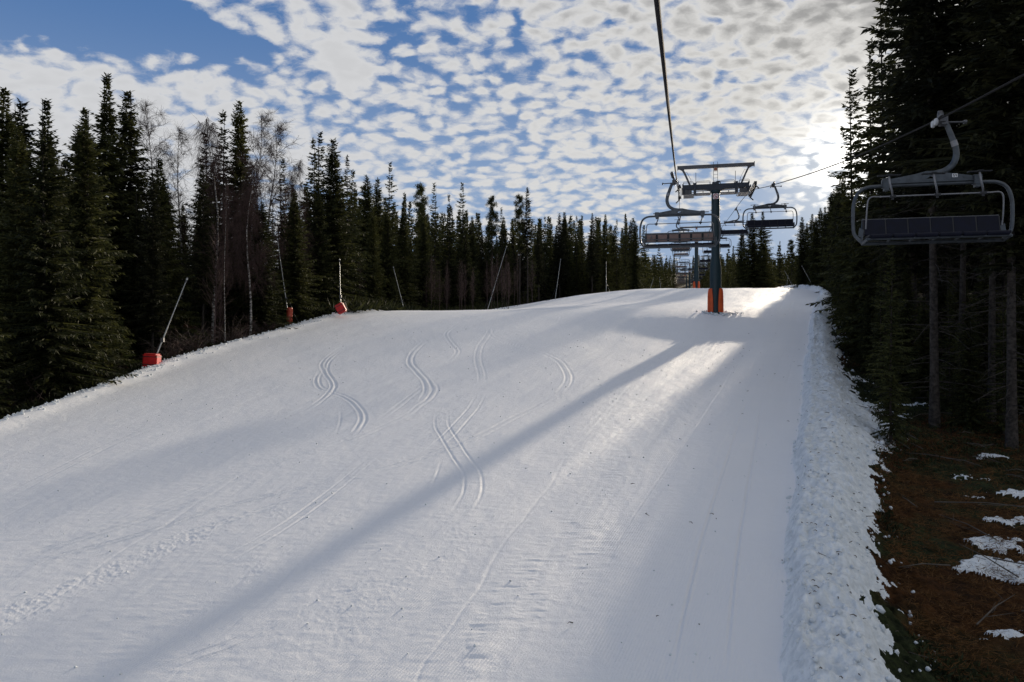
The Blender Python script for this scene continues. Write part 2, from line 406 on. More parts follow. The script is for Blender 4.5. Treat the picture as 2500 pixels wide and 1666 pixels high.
tracks = [  # pixel polyline, half-width m, depth m, ridge m, pair spacing m
    (zm(o3, k3, [(440, 470), (330, 540), (262, 610), (285, 680), (335, 750), (325, 800), (230, 890), (130, 950)]), .09, .045, .25),
    (zm(o3, k3, [(395, 520), (310, 600), (300, 670), (345, 755), (335, 800), (300, 835)]), .09, .04, 0),
    (zm(o3, k3, [(255, 655), (220, 720), (240, 780), (330, 815), (450, 870), (530, 950), (548, 1010), (520, 1070), (480, 1125)]), .10, .045, .22),
    (zm(o3, k3, [(1010, 450), (970, 475), (905, 540), (890, 610), (940, 670), (1000, 740), (1012, 810), (960, 900)]), .10, .05, .3),
    (zm(o3, k3, [(1010, 715), (1060, 770), (1065, 810), (1020, 870), (950, 920), (860, 1010)]), .09, .04, .25),
    (zm(o3, k3, [(995, 765), (900, 845), (800, 920), (680, 1010)]), .08, .04, .25),
    (zm(o3, k3, [(1290, 290), (1215, 340), (1150, 400), (1190, 470), (1230, 530), (1160, 610)]), .10, .045, .25),
    (zm(o3, k3, [(1500, 310), (1450, 400), (1390, 490), (1375, 580), (1400, 680), (1402, 765)]), .09, .045, .35),
    (zm(o3, k3, [(1400, 820), (1350, 920), (1260, 1030), (1170, 1130), (1040, 1240)]), .07, .04, .42),
    (zm(o3, k3, [(1455, 340), (1470, 400), (1560, 450), (1700, 490), (1850, 540), (1960, 600), (2020, 680), (2020, 750), (1960, 830)]), .10, .05, .35),
    (zm(o3, k3, [(1115, 960), (1115, 1060), (1165, 1150), (1240, 1270), (1320, 1380), (1330, 1420)]), .07, .036, .5),
    (zm(o3, k3, [(0, 800), (150, 760), (290, 727)]), .08, .03, .2),
    (zm(o3, k3, [(420, 860), (600, 805), (900, 745)]), .08, .025, 0),
    (zm(o3, k3, [(1440, 765), (1740, 670), (1900, 620), (2250, 520)]), .12, .04, 0),
    (zm(o3, k3, [(400, 690), (560, 655), (730, 630)]), .09, .02, 0),
    (zm(o3, k3, [(2075, 300), (2110, 340), (2150, 375)]), .12, .03, .5),
    (zm(o1, k1, [(0, 415), (250, 290), (500, 165), (700, 85), (900, 10)]), .05, .028, .35),
    (zm(o1, k1, [(0, 690), (300, 620), (620, 520), (850, 445), (1000, 405)]), .05, .03, .22),
    (zm(o1, k1, [(0, 745), (400, 640), (700, 555), (1000, 460), (1300, 380), (1650, 300)]), .05, .03, .18),
    (zm(o1, k1, [(600, 1254), (900, 1140), (1100, 1065), (1500, 870)]), .04, .022, .24),
    (zm(o1, k1, [(1050, 300), (1300, 240), (1500, 160)]), .06, .02, 0),
    (zm(o1, k1, [(450, 330), (760, 245), (1060, 150)]), .07, .02, 0),
    (zm(o1, k1, [(900, 100), (1150, 50), (1350, 0)]), .08, .03, 0),
    (zm(o2, k2, [(1150, 1425), (1200, 1150), (1245, 950), (1320, 650), (1430, 310), (1530, 0), (1600, -170)]), .05, .035, 0),
    (zm(o2, k2, [(1430, 1425), (1460, 1100), (1500, 720), (1560, 350), (1620, 0), (1670, -260)]), .05, .035, 0),
    (zm(o2, k2, [(780, 900), (920, 620), (1080, 380), (1180, 230), (1300, 50), (1400, -150)]), .04, .010, 0),
    (zm(o4, k4, [(1540, 370), (1440, 520), (1260, 710), (1140, 900), (950, 1190), (700, 1560)]), .06, .014, 0),
    (zm(o4, k4, [(0, 690), (100, 660), (210, 610)]), .1, .03, 0),
    (zm(o4, k4, [(100, 255), (380, 240), (560, 185), (720, 130)]), .25, .07, 0),
    (zm(o3, k3, [(230, 890), (60, 960), (-200, 1060), (-600, 1190), (-1100, 1370)]), .07, .03, .2),
    (zm(o3, k3, [(480, 1125), (300, 1200), (0, 1300), (-400, 1430), (-900, 1620), (-1500, 1850)]), .07, .03, .22),
    (zm(o3, k3, [(1960, 830), (1850, 900), (1650, 1000), (1400, 1130), (1100, 1250), (800, 1350), (400, 1470)]), .08, .045, .3),
    (zm(o3, k3, [(400, 1460), (0, 1600), (-600, 1800), (-1300, 2030)]), .07, .035, .25),
    (zm(o3, k3, [(960, 900), (870, 980), (700, 1060), (500, 1150), (200, 1260)]), .08, .03, .25),
    (zm(o3, k3, [(1160, 610), (1050, 680), (860, 760), (620, 830)]), .08, .03, .2),
    (zm(o3, k3, [(1890, 245), (1960, 270), (1950, 310), (1850, 360), (1640, 440), (1440, 500)]), .10, .03, 0),
    (zm(o3, k3, [(1160, 400), (1000, 440), (800, 480), (560, 560), (300, 640), (0, 720)]), .10, .03, .3),
    (zm(o3, k3, [(1320, 1380), (1340, 1450), (1330, 1560), (1250, 1700)]), .07, .03, .5),
    (zm(o3, k3, [(1110, 1310), (1080, 1400), (1040, 1500)]), .07, .022, 0),
    (zm(o3, k3, [(385, 935), (385, 1020), (350, 1130)]), .08, .022, 0),
    (zm(o2, k2, [(-400, 250), (-600, 420), (-900, 640), (-1300, 860)]), .06, .02, .3),
    (zm(o4, k4, [(1700, 180), (1640, 300), (1560, 480), (1470, 700), (1380, 900), (1290, 1130), (1170, 1500)]), .06, .02, 0),
    (zm(o4, k4, [(1760, 260), (1730, 420), (1660, 620), (1580, 850), (1500, 1100)]), .06, .02, .7),
    (zm(o4, k4, [(1720, 150), (1650, 240), (1620, 300), (1580, 360)]), .15, .05, .9),
]
def offset_poly(P_, d):
    out = []
    for i in range(len(P_)):
        t = P_[min(i + 1, len(P_) - 1)] - P_[max(i - 1, 0)]
        t = t / (np.hypot(*t) + 1e-9)
        out.append(P_[i] + np.array([t[1], -t[0]]) * d)
    return out
def carve(P_, hw, depth):
    n = len(P_) - 1
    acc = {}
    for k, (a, b) in enumerate(zip(P_[:-1], P_[1:])):
        wd = hw * 2.6
        y0, y1 = min(a[1], b[1]) - wd, max(a[1], b[1]) + wd
        i0, i1 = np.searchsorted(Yr, [y0, y1])
        if i1 <= i0: continue
        wm = W[i0:i1]; x0, x1 = min(a[0], b[0]) - wd, max(a[0], b[0]) + wd
        t0 = min(x0 / wm.max(), x0 / wm.min()); t1 = max(x1 / wm.min(), x1 / wm.max())
        j0, j1 = np.searchsorted(T, [t0, t1])
        xs = X2[i0:i1, j0:j1]; ys = Y2[i0:i1, j0:j1]
        d = b - a; L = (d ** 2).sum() + 1e-9
        u = np.clip(((xs - a[0]) * d[0] + (ys - a[1]) * d[1]) / L, 0, 1)
        dist = np.hypot(xs - a[0] - u * d[0], ys - a[1] - u * d[1])
        sub = DST[i0:i1, j0:j1]
        better = dist < sub
        side = np.sign((xs - a[0]) * d[1] - (ys - a[1]) * d[0])
        fade = min(1.0, (k + 1) / 12.0, (n - k) / 12.0)
        DST[i0:i1, j0:j1] = np.where(better, dist, sub)
        SID[i0:i1, j0:j1] = np.where(better, side * fade, SID[i0:i1, j0:j1])
tr = np.zeros_like(Z2)
for pts_px, hw, depth, pair in tracks:
    P_ = [ray(*p) for p in pts_px]
    P_ = [p for p in P_ if p is not None]
    if len(P_) < 2: continue
    P_ = catmull(P_, 9)
    for off in ((-pair / 2, pair / 2) if pair else (0,)):
        DST = np.full(Z2.shape, 9.0, dtype=np.float32); SID = np.zeros(Z2.shape, dtype=np.float32)
        hw_ = hw * 0.6
        carve(offset_poly(P_, off), hw_, depth)
        f = np.abs(SID)
        wob = 1 + 0.5 * rough_noise
        depth_ = depth * (0.42 if pair and hw > .06 else 0.7)
        tr += f * (-depth_ * np.exp(-(DST / hw_) ** 2) + depth_ * 0.7 * wob * np.exp(-((DST - hw_ * 1.5) / (hw_ * 0.7)) ** 2) * np.where(SID > 0, 1.0, 0.45)) * (DST < 8)
roughB = np.zeros_like(Z2)
for pts_px, wd, amp in [
    (zm(o1, k1, [(-100, 1010), (0, 960), (300, 850), (700, 670), (1000, 545), (1250, 480)]), 0.75, 1.0),
    (zm(o1, k1, [(1500, 1000), (1650, 900), (1850, 760), (2050, 640), (2200, 500)]), 1.4, .5),
    (zm(o1, k1, [(0, 270), (350, 150), (700, 20)]), 0.8, .45),
    (zm(o1, k1, [(0, 100), (400, 20)]), 0.8, .5),
    (zm(o1, k1, [(0, 560), (300, 400), (700, 300), (1150, 170), (1500, 90)]), 1.0, .35),
    (zm(o1, k1, [(350, 1254), (650, 1090), (900, 940), (1200, 730), (1450, 560), (1700, 420)]), 0.30, .55),
    (zm(o3, k3, [(380, 560), (500, 480), (800, 440), (1100, 420)]), 1.0, .5),
    (zm(o3, k3, [(870, 620), (830, 540), (1000, 450)]), 1.0, .5),
    (zm(o3, k3, [(2030, 760), (1900, 880), (1700, 980), (1500, 1090), (1250, 1200), (1000, 1270), (500, 1400), (0, 1529)]), 0.75, .55),
    (zm(o3, k3, [(1130, 940), (1150, 1010), (1250, 840), (1450, 740)]), 0.9, .6),
    (zm(o3, k3, [(480, 1130), (300, 1180), (0, 1290), (-300, 1420)]), 0.8, .6),
]:
    roughB = np.maximum(roughB, np.clip(band(pts_px, wd) * 1.6, 0, 1) * amp)
chatB = np.zeros_like(Z2)
for pts_px, wd, amp in [
    (zm(o2, k2, [(1050, 30), (980, 190), (880, 330), (800, 500), (680, 700), (520, 860), (300, 1100), (150, 1300)]), 1.3, 1.0),
    (zm(o2, k2, [(620, 400), (500, 640)]), .8, .3),
    (zm(o4, k4, [(880, 760), (720, 870), (560, 1100), (420, 1350)]), 2.2, .8),
    (zm(o4, k4, [(1330, 960), (1240, 1100), (1130, 1280), (1060, 1500)]), .9, .8),
    (zm(o1, k1, [(1500, 470), (1300, 640), (1150, 730), (950, 850), (700, 1000), (500, 1150)]), 1.6, .5),
    (zm(o2, k2, [(1380, 150), (1360, 420), (1340, 520)]), .5, .8),
    (zm(o3, k3, [(500, 900), (800, 1000), (1100, 1130)]), 2.5, .25),
    (zm(o3, k3, [(1800, 1000), (2100, 1150), (2300, 1400)]), 2.5, .4),
]:
    chatB = np.maximum(chatB, np.clip(band(pts_px, wd) * 1.6, 0, 1) * amp)
laneu = (X2 - eL2) / np.maximum(eR2 - eL2, 5.0)
streak = 0.007 * fbm(laneu * 42, Y2 / 9.0, 3, 131) + 0.0035 * fbm(laneu * 170, Y2 / 5.0, 2, 132)
seam = -0.007 * np.exp(-((((laneu * 6.0 + 0.10 * fbm(Y2 / 30.0, Y2 * 0 + 1.5, 2, 133)) % 1.0) - 0.5) / 0.008) ** 2) * ss(fbm(laneu * 5, Y2 / 12.0, 2, 134), -.3, .3)
grain = fbm(X2 / 0.09, Y2 / 0.09, 2, 51)
Z2 = Z2 + fineW * onp * (tr + streak + seam + roughB * (0.35 + 0.65 * ss(fbm(X2 / 0.6, Y2 / 0.9, 3, 33), -.3, .35)) * 0.011 * (rough_noise + 0.5 * grain) + chatB * (0.25 + 0.75 * ss(fbm(X2 / 0.5, Y2 / 2.0, 3, 43), -.25, .3)) * 0.013 * chat
                         + 0.0045 * fbm(X2 / 0.35, Y2 / 0.12, 2, 61) + 0.016 * fbm(X2 / 0.9, Y2 / 2.2, 4, 62, .6) + 0.06 * fbm((X2 - .42 * Y2) / 1.9, Y2 / 11.0, 3, 63) * ss(Y2, 9, 14))
# churned snow of the berm
bz = ss(q2, -0.08, 0.1) * (1 - ss(q2, 1.3, 1.9))
c1 = fbm(X2 / 0.55, Y2 / 0.55, 4, 71, 0.55); c2 = np.abs(fbm(X2 / 0.3, Y2 / 0.3, 3, 81))
Z2 = Z2 + fineW * bz * (0.17 * c1 + 0.13 * c2 + 0.065 * fbm(X2 / 0.13, Y2 / 0.13, 3, 85, .6))
flz = ss(q2, 0.9, 1.6)
Z2 = Z2 + fineW * flz * (0.14 * fbm(X2 / 1.3, Y2 / 1.3, 4, 91, 0.6))
# floor snow patches
patch = np.zeros_like(Z2)
for (px, py, rx, ry) in [(2425, 1120, 1.0, .5), (2340, 1165, .7, .3), (2470, 1215, 1.0, .35), (2490, 1275, .8, .35),
                         (2450, 1330, .65, .5), (2430, 1400, .75, .45), (2490, 1400, .8, .6), (2460, 1560, .7, .2), (2172, 1291, .22, .1),
                         (2120, 790, 2.2, 2.5), (2100, 840, 1.5, 1.2), (2170, 870, 1.2, .8), (2120, 760, 1.5, 1.2), (2130, 1000, 1.2, .9), (2210, 990, 1.0, .45), (2160, 1060, .8, .6), (2100, 930, 1.0, .9),
                         (740, 762, 2.2, 1.0), (800, 764, 2.0, .7)]:
    p = ray(px, py)
    if p is None: continue
    patch = np.maximum(patch, 1.5 - np.hypot((X2 - p[0]) / rx, (Y2 - p[1]) / ry) * 1.1)
pn = fbm(X2 / 0.7, Y2 / 0.5, 4, 101, 0.6)
patchm = np.where(patch > 0, 0, -9) + patch + pn * 1.6 + 0.5 * fbm(X2 / 0.22, Y2 / 0.16, 2, 103) - 0.62
out_edge = 1.0 + 0.34 * np.exp(-((Y2 - 27) / 5.0) ** 2) + 0.34 * fbm(X2 / 0.8, Y2 / 0.9, 5, 111, 0.72) + 0.25 * fbm(Y2 / 5.0, Y2 * 0, 2, 112)
bermM = (q2 > -0.04) & (q2 < out_edge)
pisteM = (X2 > eL2) & (q2 <= -0.04)
patchM = (~pisteM) & (~bermM) & (patchm > 0) & (fineW > 0.5)
Z2 = Z2 + fineW * np.where(patchM, np.clip(patchm * 0.3, 0, 0.08), 0)
Z2 = Z2 + fineW * np.where(bermM, 0.09 * ss(out_edge - q2, 0, 0.25), 0) * ss(q2, 0.2, 0.6)

nr, nc = Z2.shape
idx = np.arange(nr * nc, dtype=np.int64).reshape(nr, nc)
quads = np.stack([idx[:-1, :-1], idx[:-1, 1:], idx[1:, 1:], idx[1:, :-1]], -1).reshape(-1, 4)
cls = np.where(pisteM, 0, np.where(bermM, 1, np.where(patchM, 2, 3)))
cf = cls[:-1, :-1].reshape(-1)
Vall = np.stack([X2, Y2, Z2], -1).reshape(-1, 3).astype(np.float32)
# shared normals so that the seams between the pieces do not show
def sub_mesh(name, mask, mat, label):
    q = quads[mask]
    u, inv = np.unique(q, return_inverse=True)
    o = mesh_np(name, Vall[u], inv.reshape(-1, 4), mat, None, True)
    return tag(o, label, None, None, 'structure')

# ------------------------------------------------------------------ materials
def newmat(name):
    m = bpy.data.materials.new(name); m.use_nodes = True
    nt = m.node_tree; b = nt.nodes['Principled BSDF']
    return m, nt, b
def simple(name, col, rough=0.6, metal=0.0, var=0.25, scale=6.0, bump=0.0, spec=0.5, coord='Object', dirt=None):
    m, nt, b = newmat(name)
    tc = nd(nt, 'ShaderNodeTexCoord')
    n = noise(nt, tc.outputs[coord], scale, 5, 0.6)
    c = mix(nt, smooth(nt, n.outputs[0], 0.3, 0.7), tuple(x * (1 - var) for x in col), tuple(min(1, x * (1 + var)) for x in col))
    if dirt:
        n2 = noise(nt, tc.outputs[coord], scale * 0.37, 6, 0.65)
        c = mix(nt, smooth(nt, n2.outputs[0], 0.55, 0.72, 0, 0.7), c, dirt)
    nt.links.new(c, b.inputs['Base Color'])
    nt.links.new(mth(nt, 'MULTIPLY_ADD', n.outputs[0], 0.3, rough - 0.15), b.inputs['Roughness'])
    b.inputs['Metallic'].default_value = metal
    b.inputs['Specular IOR Level'].default_value = spec
    if bump:
        bp = nd(nt, 'ShaderNodeBump', inp={'Strength': 1.0, 'Distance': bump}); nt.links.new(n.outputs[0], bp.inputs['Height'])
        nt.links.new(bp.outputs[0], b.inputs['Normal'])
    return m
def snow_mat(name, groomed):
    m, nt, b = newmat(name)
    tc = nd(nt, 'ShaderNodeTexCoord'); O = tc.outputs['Object']
    a = noise(nt, O, 0.35, 4, 0.6); c = noise(nt, O, 5.0, 5, 0.6); g = noise(nt, O, 34.0, 4, 0.7); g2 = noise(nt, O, 110.0, 2, 0.7)
    if groomed:
        base = mix(nt, a.outputs[0], (0.80, 0.815, 0.845), (0.87, 0.87, 0.88))
    else:
        base = mix(nt, smooth(nt, c.outputs[0], 0.3, 0.7), (0.64, 0.68, 0.70), (0.86, 0.89, 0.90))
    # bits of bark and needles lying on it
    v = nd(nt, 'ShaderNodeTexVoronoi', feature='F1', inp={'Scale': 2.2 if groomed else 4.5})
    nz = noise(nt, O, 20, 2, 0.5)
    vv = nd(nt, 'ShaderNodeVectorMath', operation='MULTIPLY_ADD'); nt.links.new(nz.outputs['Color'], vv.inputs[0]); vv.inputs[1].default_value = (.05, .05, .0); nt.links.new(O, vv.inputs[2])
    nt.links.new(vv.outputs[0], v.inputs['Vector'])
    sp = mth(nt, 'LESS_THAN', v.outputs['Distance'], 0.022 if groomed else 0.05)
    sepc = nd(nt, 'ShaderNodeSeparateColor'); nt.links.new(v.outputs['Color'], sepc.inputs[0])
    sp = mth(nt, 'MULTIPLY', sp, mth(nt, 'GREATER_THAN', sepc.outputs[0], 0.85 if groomed else 0.45))
    base = mix(nt, mth(nt, 'MULTIPLY', sp, 0.85), base, (0.05, 0.04, 0.03))
    nt.links.new(base, b.inputs['Base Color'])
    b.inputs['Roughness'].default_value = 0.55 if groomed else 0.7
    b.inputs['Specular IOR Level'].default_value = 0.30 if groomed else 0.2
    h = mth(nt, 'MULTIPLY', g.outputs[0], 0.012)
    h = mth(nt, 'MULTIPLY_ADD', g2.outputs[0], 0.005, h)
    h = mth(nt, 'MULTIPLY_ADD', c.outputs[0], 0.02 if groomed else 0.07, h)
    if groomed:
        # corduroy lines left by the groomer, fading in and out
        mp = nd(nt, 'ShaderNodeMapping', inp={'Rotation': (0, 0, R(22))}); nt.links.new(O, mp.inputs[0])
        w = nd(nt, 'ShaderNodeTexWave', wave_type='BANDS', bands_direction='X', inp={'Scale': 5.6, 'Distortion': 0.6, 'Detail': 1.0, 'Detail Scale': 0.4})
        nt.links.new(mp.outputs[0], w.inputs['Vector'])
        msk = noise(nt, mp.outputs[0], 0.22, 3, 0.5)
        h = mth(nt, 'MULTIPLY_ADD', mth(nt, 'MULTIPLY', w.outputs[1], smooth(nt, msk.outputs[0], 0.46, 0.62)), 0.0035, h)
    bp = nd(nt, 'ShaderNodeBump', inp={'Strength': 0.9 if groomed else 1.0, 'Distance': 1.0}); nt.links.new(h, bp.inputs['Height'])
    nt.links.new(bp.outputs[0], b.inputs['Normal'])
    return m
M = {}
M['piste'] = snow_mat('groomed_snow', True)
M['berm'] = snow_mat('churned_snow', False)
m, nt, b = newmat('forest_floor')
tc = nd(nt, 'ShaderNodeTexCoord'); O = tc.outputs['Object']
a = noise(nt, O, 0.22, 4, 0.6); c = noise(nt, O, 3.0, 6, 0.7); g = noise(nt, O, 25, 4, 0.7)
grass = mix(nt, smooth(nt, c.outputs[0], 0.3, 0.7), (0.014, 0.007, 0.003), (0.085, 0.036, 0.012))
heath = mix(nt, smooth(nt, c.outputs[0], 0.35, 0.7), (0.010, 0.014, 0.006), (0.045, 0.055, 0.022))
nt.links.new(mix(nt, smooth(nt, a.outputs[0], 0.44, 0.56), grass, heath), b.inputs['Base Color'])
b.inputs['Roughness'].default_value = 0.95; b.inputs['Specular IOR Level'].default_value = 0.1
bp = nd(nt, 'ShaderNodeBump', inp={'Strength': 1.0, 'Distance': 0.12}); nt.links.new(mth(nt, 'ADD', c.outputs[0], mth(nt, 'MULTIPLY', g.outputs[0], .4)), bp.inputs['Height'])
nt.links.new(bp.outputs[0], b.inputs['Normal'])
M['floor'] = m

def foliage(name, dark, light, trans=0.25):
    m, nt, b = newmat(name)
    geo = nd(nt, 'ShaderNodeNewGeometry'); tc = nd(nt, 'ShaderNodeTexCoord'); oi = nd(nt, 'ShaderNodeObjectInfo')
    n = noise(nt, tc.outputs['Object'], 0.9, 4, 0.6)
    f = mth(nt, 'ADD', mth(nt, 'MULTIPLY', n.outputs[0], 0.9), mth(nt, 'MULTIPLY', geo.outputs['Random Per Island'], 0.35))
    f = mth(nt, 'ADD', f, mth(nt, 'MULTIPLY_ADD', oi.outputs['Random'], 0.3, -0.15))
    c = mix(nt, smooth(nt, f, 0.35, 0.95), dark, light)
    nt.links.new(c, b.inputs['Base Color']); b.inputs['Roughness'].default_value = 0.75
    b.inputs['Specular IOR Level'].default_value = 0.2
    out = nt.nodes['Material Output']
    t = nd(nt, 'ShaderNodeBsdfTranslucent'); nt.links.new(c, t.inputs[0])
    mx = nd(nt, 'ShaderNodeMixShader', inp={0: trans}); nt.links.new(b.outputs[0], mx.inputs[1]); nt.links.new(t.outputs[0], mx.inputs[2])
    nt.links.new(mx.outputs[0], out.inputs[0])
    return m
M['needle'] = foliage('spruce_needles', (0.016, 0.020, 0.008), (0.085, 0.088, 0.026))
M['needle_d'] = foliage('shade_toned_spruce_needles', (0.010, 0.012, 0.006), (0.042, 0.042, 0.015), 0.2)  # same spruce needles, with the shade of the wood put into the colour
M['needle_y'] = foliage('young_spruce_needles', (0.025, 0.034, 0.010), (0.10, 0.115, 0.035), 0.3)
M['heath'] = foliage('heath_leaves', (0.010, 0.014, 0.006), (0.050, 0.058, 0.022))
M['grassb'] = foliage('withered_grass', (0.06, 0.028, 0.010), (0.20, 0.10, 0.035))
M['bark'] = simple('spruce_bark', (0.048, 0.040, 0.034), 0.9, 0, 0.6, 9.0, 0.03, 0.2)
M['deadwood'] = simple('dead_twigs', (0.10, 0.085, 0.07), 0.9, 0, 0.3, 5.0, 0, 0.2)
M['birchtwig'] = simple('birch_twigs', (0.085, 0.055, 0.048), 0.85, 0, 0.3, 2.0, 0, 0.2)
M['sapling'] = simple('birch_sapling_bark', (0.08, 0.055, 0.052), 0.8, 0, 0.4, 2.0, 0, 0.2)
m, nt, b = newmat('birch_bark')
tc = nd(nt, 'ShaderNodeTexCoord')
mp = nd(nt, 'ShaderNodeMapping', inp={'Scale': (2.0, 2.0, 6.0)}); nt.links.new(tc.outputs['Object'], mp.inputs[0])
n = noise(nt, mp.outputs[0], 1.6, 5, 0.7)
nt.links.new(mix(nt, smooth(nt, n.outputs[0], 0.46, 0.56), (0.05, 0.045, 0.04), (0.50, 0.47, 0.43)), b.inputs['Base Color']); b.inputs['Roughness'].default_value = 0.8
M['birch'] = m
M['galv'] = simple('galvanised_steel', (0.075, 0.085, 0.095), 0.45, 0.4, 0.25, 7.0)
M['galvd'] = simple('dull_galvanised_steel', (0.10, 0.10, 0.105), 0.5, 0.4, 0.25, 7.0)
M['chrome'] = simple('bright_steel', (0.22, 0.22, 0.23), 0.4, 0.6, 0.1, 10)
M['teal'] = simple('dark_teal_paint', (0.006, 0.026, 0.034), 0.5, 0.0, 0.2, 1.2, 0, 0.5)
M['navy'] = simple('dark_navy_paint', (0.018, 0.026, 0.040), 0.5, 0.0, 0.25, 2.0)
M['pad'] = simple('navy_seat_padding', (0.007, 0.008, 0.018), 0.6, 0.0, 0.25, 5.0, 0.004, 0.2)
M['shell'] = simple('brown_grey_seat_shell', (0.20, 0.13, 0.11), 0.6, 0.0, 0.15, 5.0)
M['black'] = simple('black_plastic', (0.012, 0.012, 0.014), 0.5, 0.0, 0.2, 5.0)
M['orange'] = simple('orange_vinyl', (0.62, 0.085, 0.012), 0.5, 0.0, 0.12, 2.0, 0.01)
M['redpad'] = simple('red_vinyl', (0.50, 0.012, 0.012), 0.5, 0.0, 0.15, 3.0, 0.01)
M['redor'] = simple('faded_orange_red_vinyl', (0.52, 0.075, 0.035), 0.55, 0.0, 0.2, 3.0, 0.01, dirt=(0.5, 0.3, 0.22))
M['white'] = simple('white_sign_face', (0.75, 0.75, 0.74), 0.5, 0, 0.05)
M['whiteroll'] = simple('white_rubber_wheel', (0.55, 0.55, 0.55), 0.5, 0, 0.1)
M['signred'] = simple('sign_red', (0.45, 0.02, 0.02), 0.5, 0, 0.05)
M['lance'] = simple('lance_aluminium', (0.42, 0.42, 0.40), 0.45, 0.5, 0.2, 3.0)
M['rope'] = simple('steel_rope', (0.030, 0.028, 0.028), 0.9, 0.0, 0.5, 60.0, 0, 0.1)
M['signorange'] = simple('faded_orange_plate', (0.35, 0.12, 0.06), 0.5, 0, 0.1)
M['jacket_r'] = simple('red_jacket', (0.30, 0.015, 0.02), 0.8, 0, 0.2)
M['jacket_d'] = simple('dark_jacket', (0.012, 0.014, 0.022), 0.8, 0, 0.2)
M['pants'] = simple('dark_ski_trousers', (0.012, 0.012, 0.014), 0.8, 0, 0.2)
M['helmet'] = simple('dark_helmet', (0.03, 0.03, 0.035), 0.3, 0, 0.1)
M['ski'] = simple('ski_topsheet', (0.10, 0.10, 0.12), 0.3, 0, 0.3)

sub_mesh('snow_piste', cf == 0, M['piste'], 'groomed snow ski slope with ski tracks')
sub_mesh('snow_bank', cf == 1, M['berm'], 'churned snow bank along the right edge of the slope')
sub_mesh('snow_patches', cf == 2, M['berm'], 'thawing snow patches on the forest floor')
sub_mesh('ground', cf == 3, M['floor'], 'brown grass and dark heath forest floor')

# ------------------------------------------------------------------ lift geometry
AZ = R(12.9)
LD = Vector((math.sin(AZ), math.cos(AZ), 0)); LN = Vector((math.cos(AZ), -math.sin(AZ), 0))
P0 = Vector((-0.2, 0, 0)); GAUGE = 6.1
upZ = pchip([-60, -20, 0, 6.15, 33.5, 50, 64.2, 67.2, 97, 127, 146, 148.5, 205, 236, 266.5, 269.5, 300, 345, 419, 421.5, 520, 599, 601.5, 760],
            [-7.0, -1.2, 1.9, 2.77, 7.05, 9.9, 12.72, 13.15, 15.6, 18.0, 19.85, 20.05, 22.6, 23.6, 25.05, 25.2, 26.2, 29.2, 36.9, 37.2, 48.0, 62, 62.3, 85])
dnZ = pchip([-60, -20, 0, 13, 19.4, 52.3, 64.2, 67.2, 97, 127, 146, 148.5, 205, 236, 266.5, 269.5, 300, 345, 419, 421.5, 520, 599, 601.5, 760],
            [-4.2, 0.6, 2.9, 4.5, 5.24, 10.44, 12.55, 13.05, 15.6, 18.0, 19.85, 20.05, 22.6, 23.6, 25.05, 25.2, 26.2, 29.2, 36.9, 37.2, 48.0, 62, 62.3, 85])
def LP(s, off, z): 
    p = P0 + LD * s + LN * off
    return Vector((p.x, p.y, z))
mb = MB()
for off, f in ((0, upZ), (GAUGE, dnZ)):
    ss_ = list(np.arange(-40, 100, 1.5)) + list(np.arange(100, 640, 6))
    mb.tube([LP(s, off, float(f(s))) for s in ss_], 0.024, 8)
rope = mb.build('haul_rope', M['rope'], None, True)
tag(rope, 'dark steel haul rope of the chairlift running over the towers', 'cable')

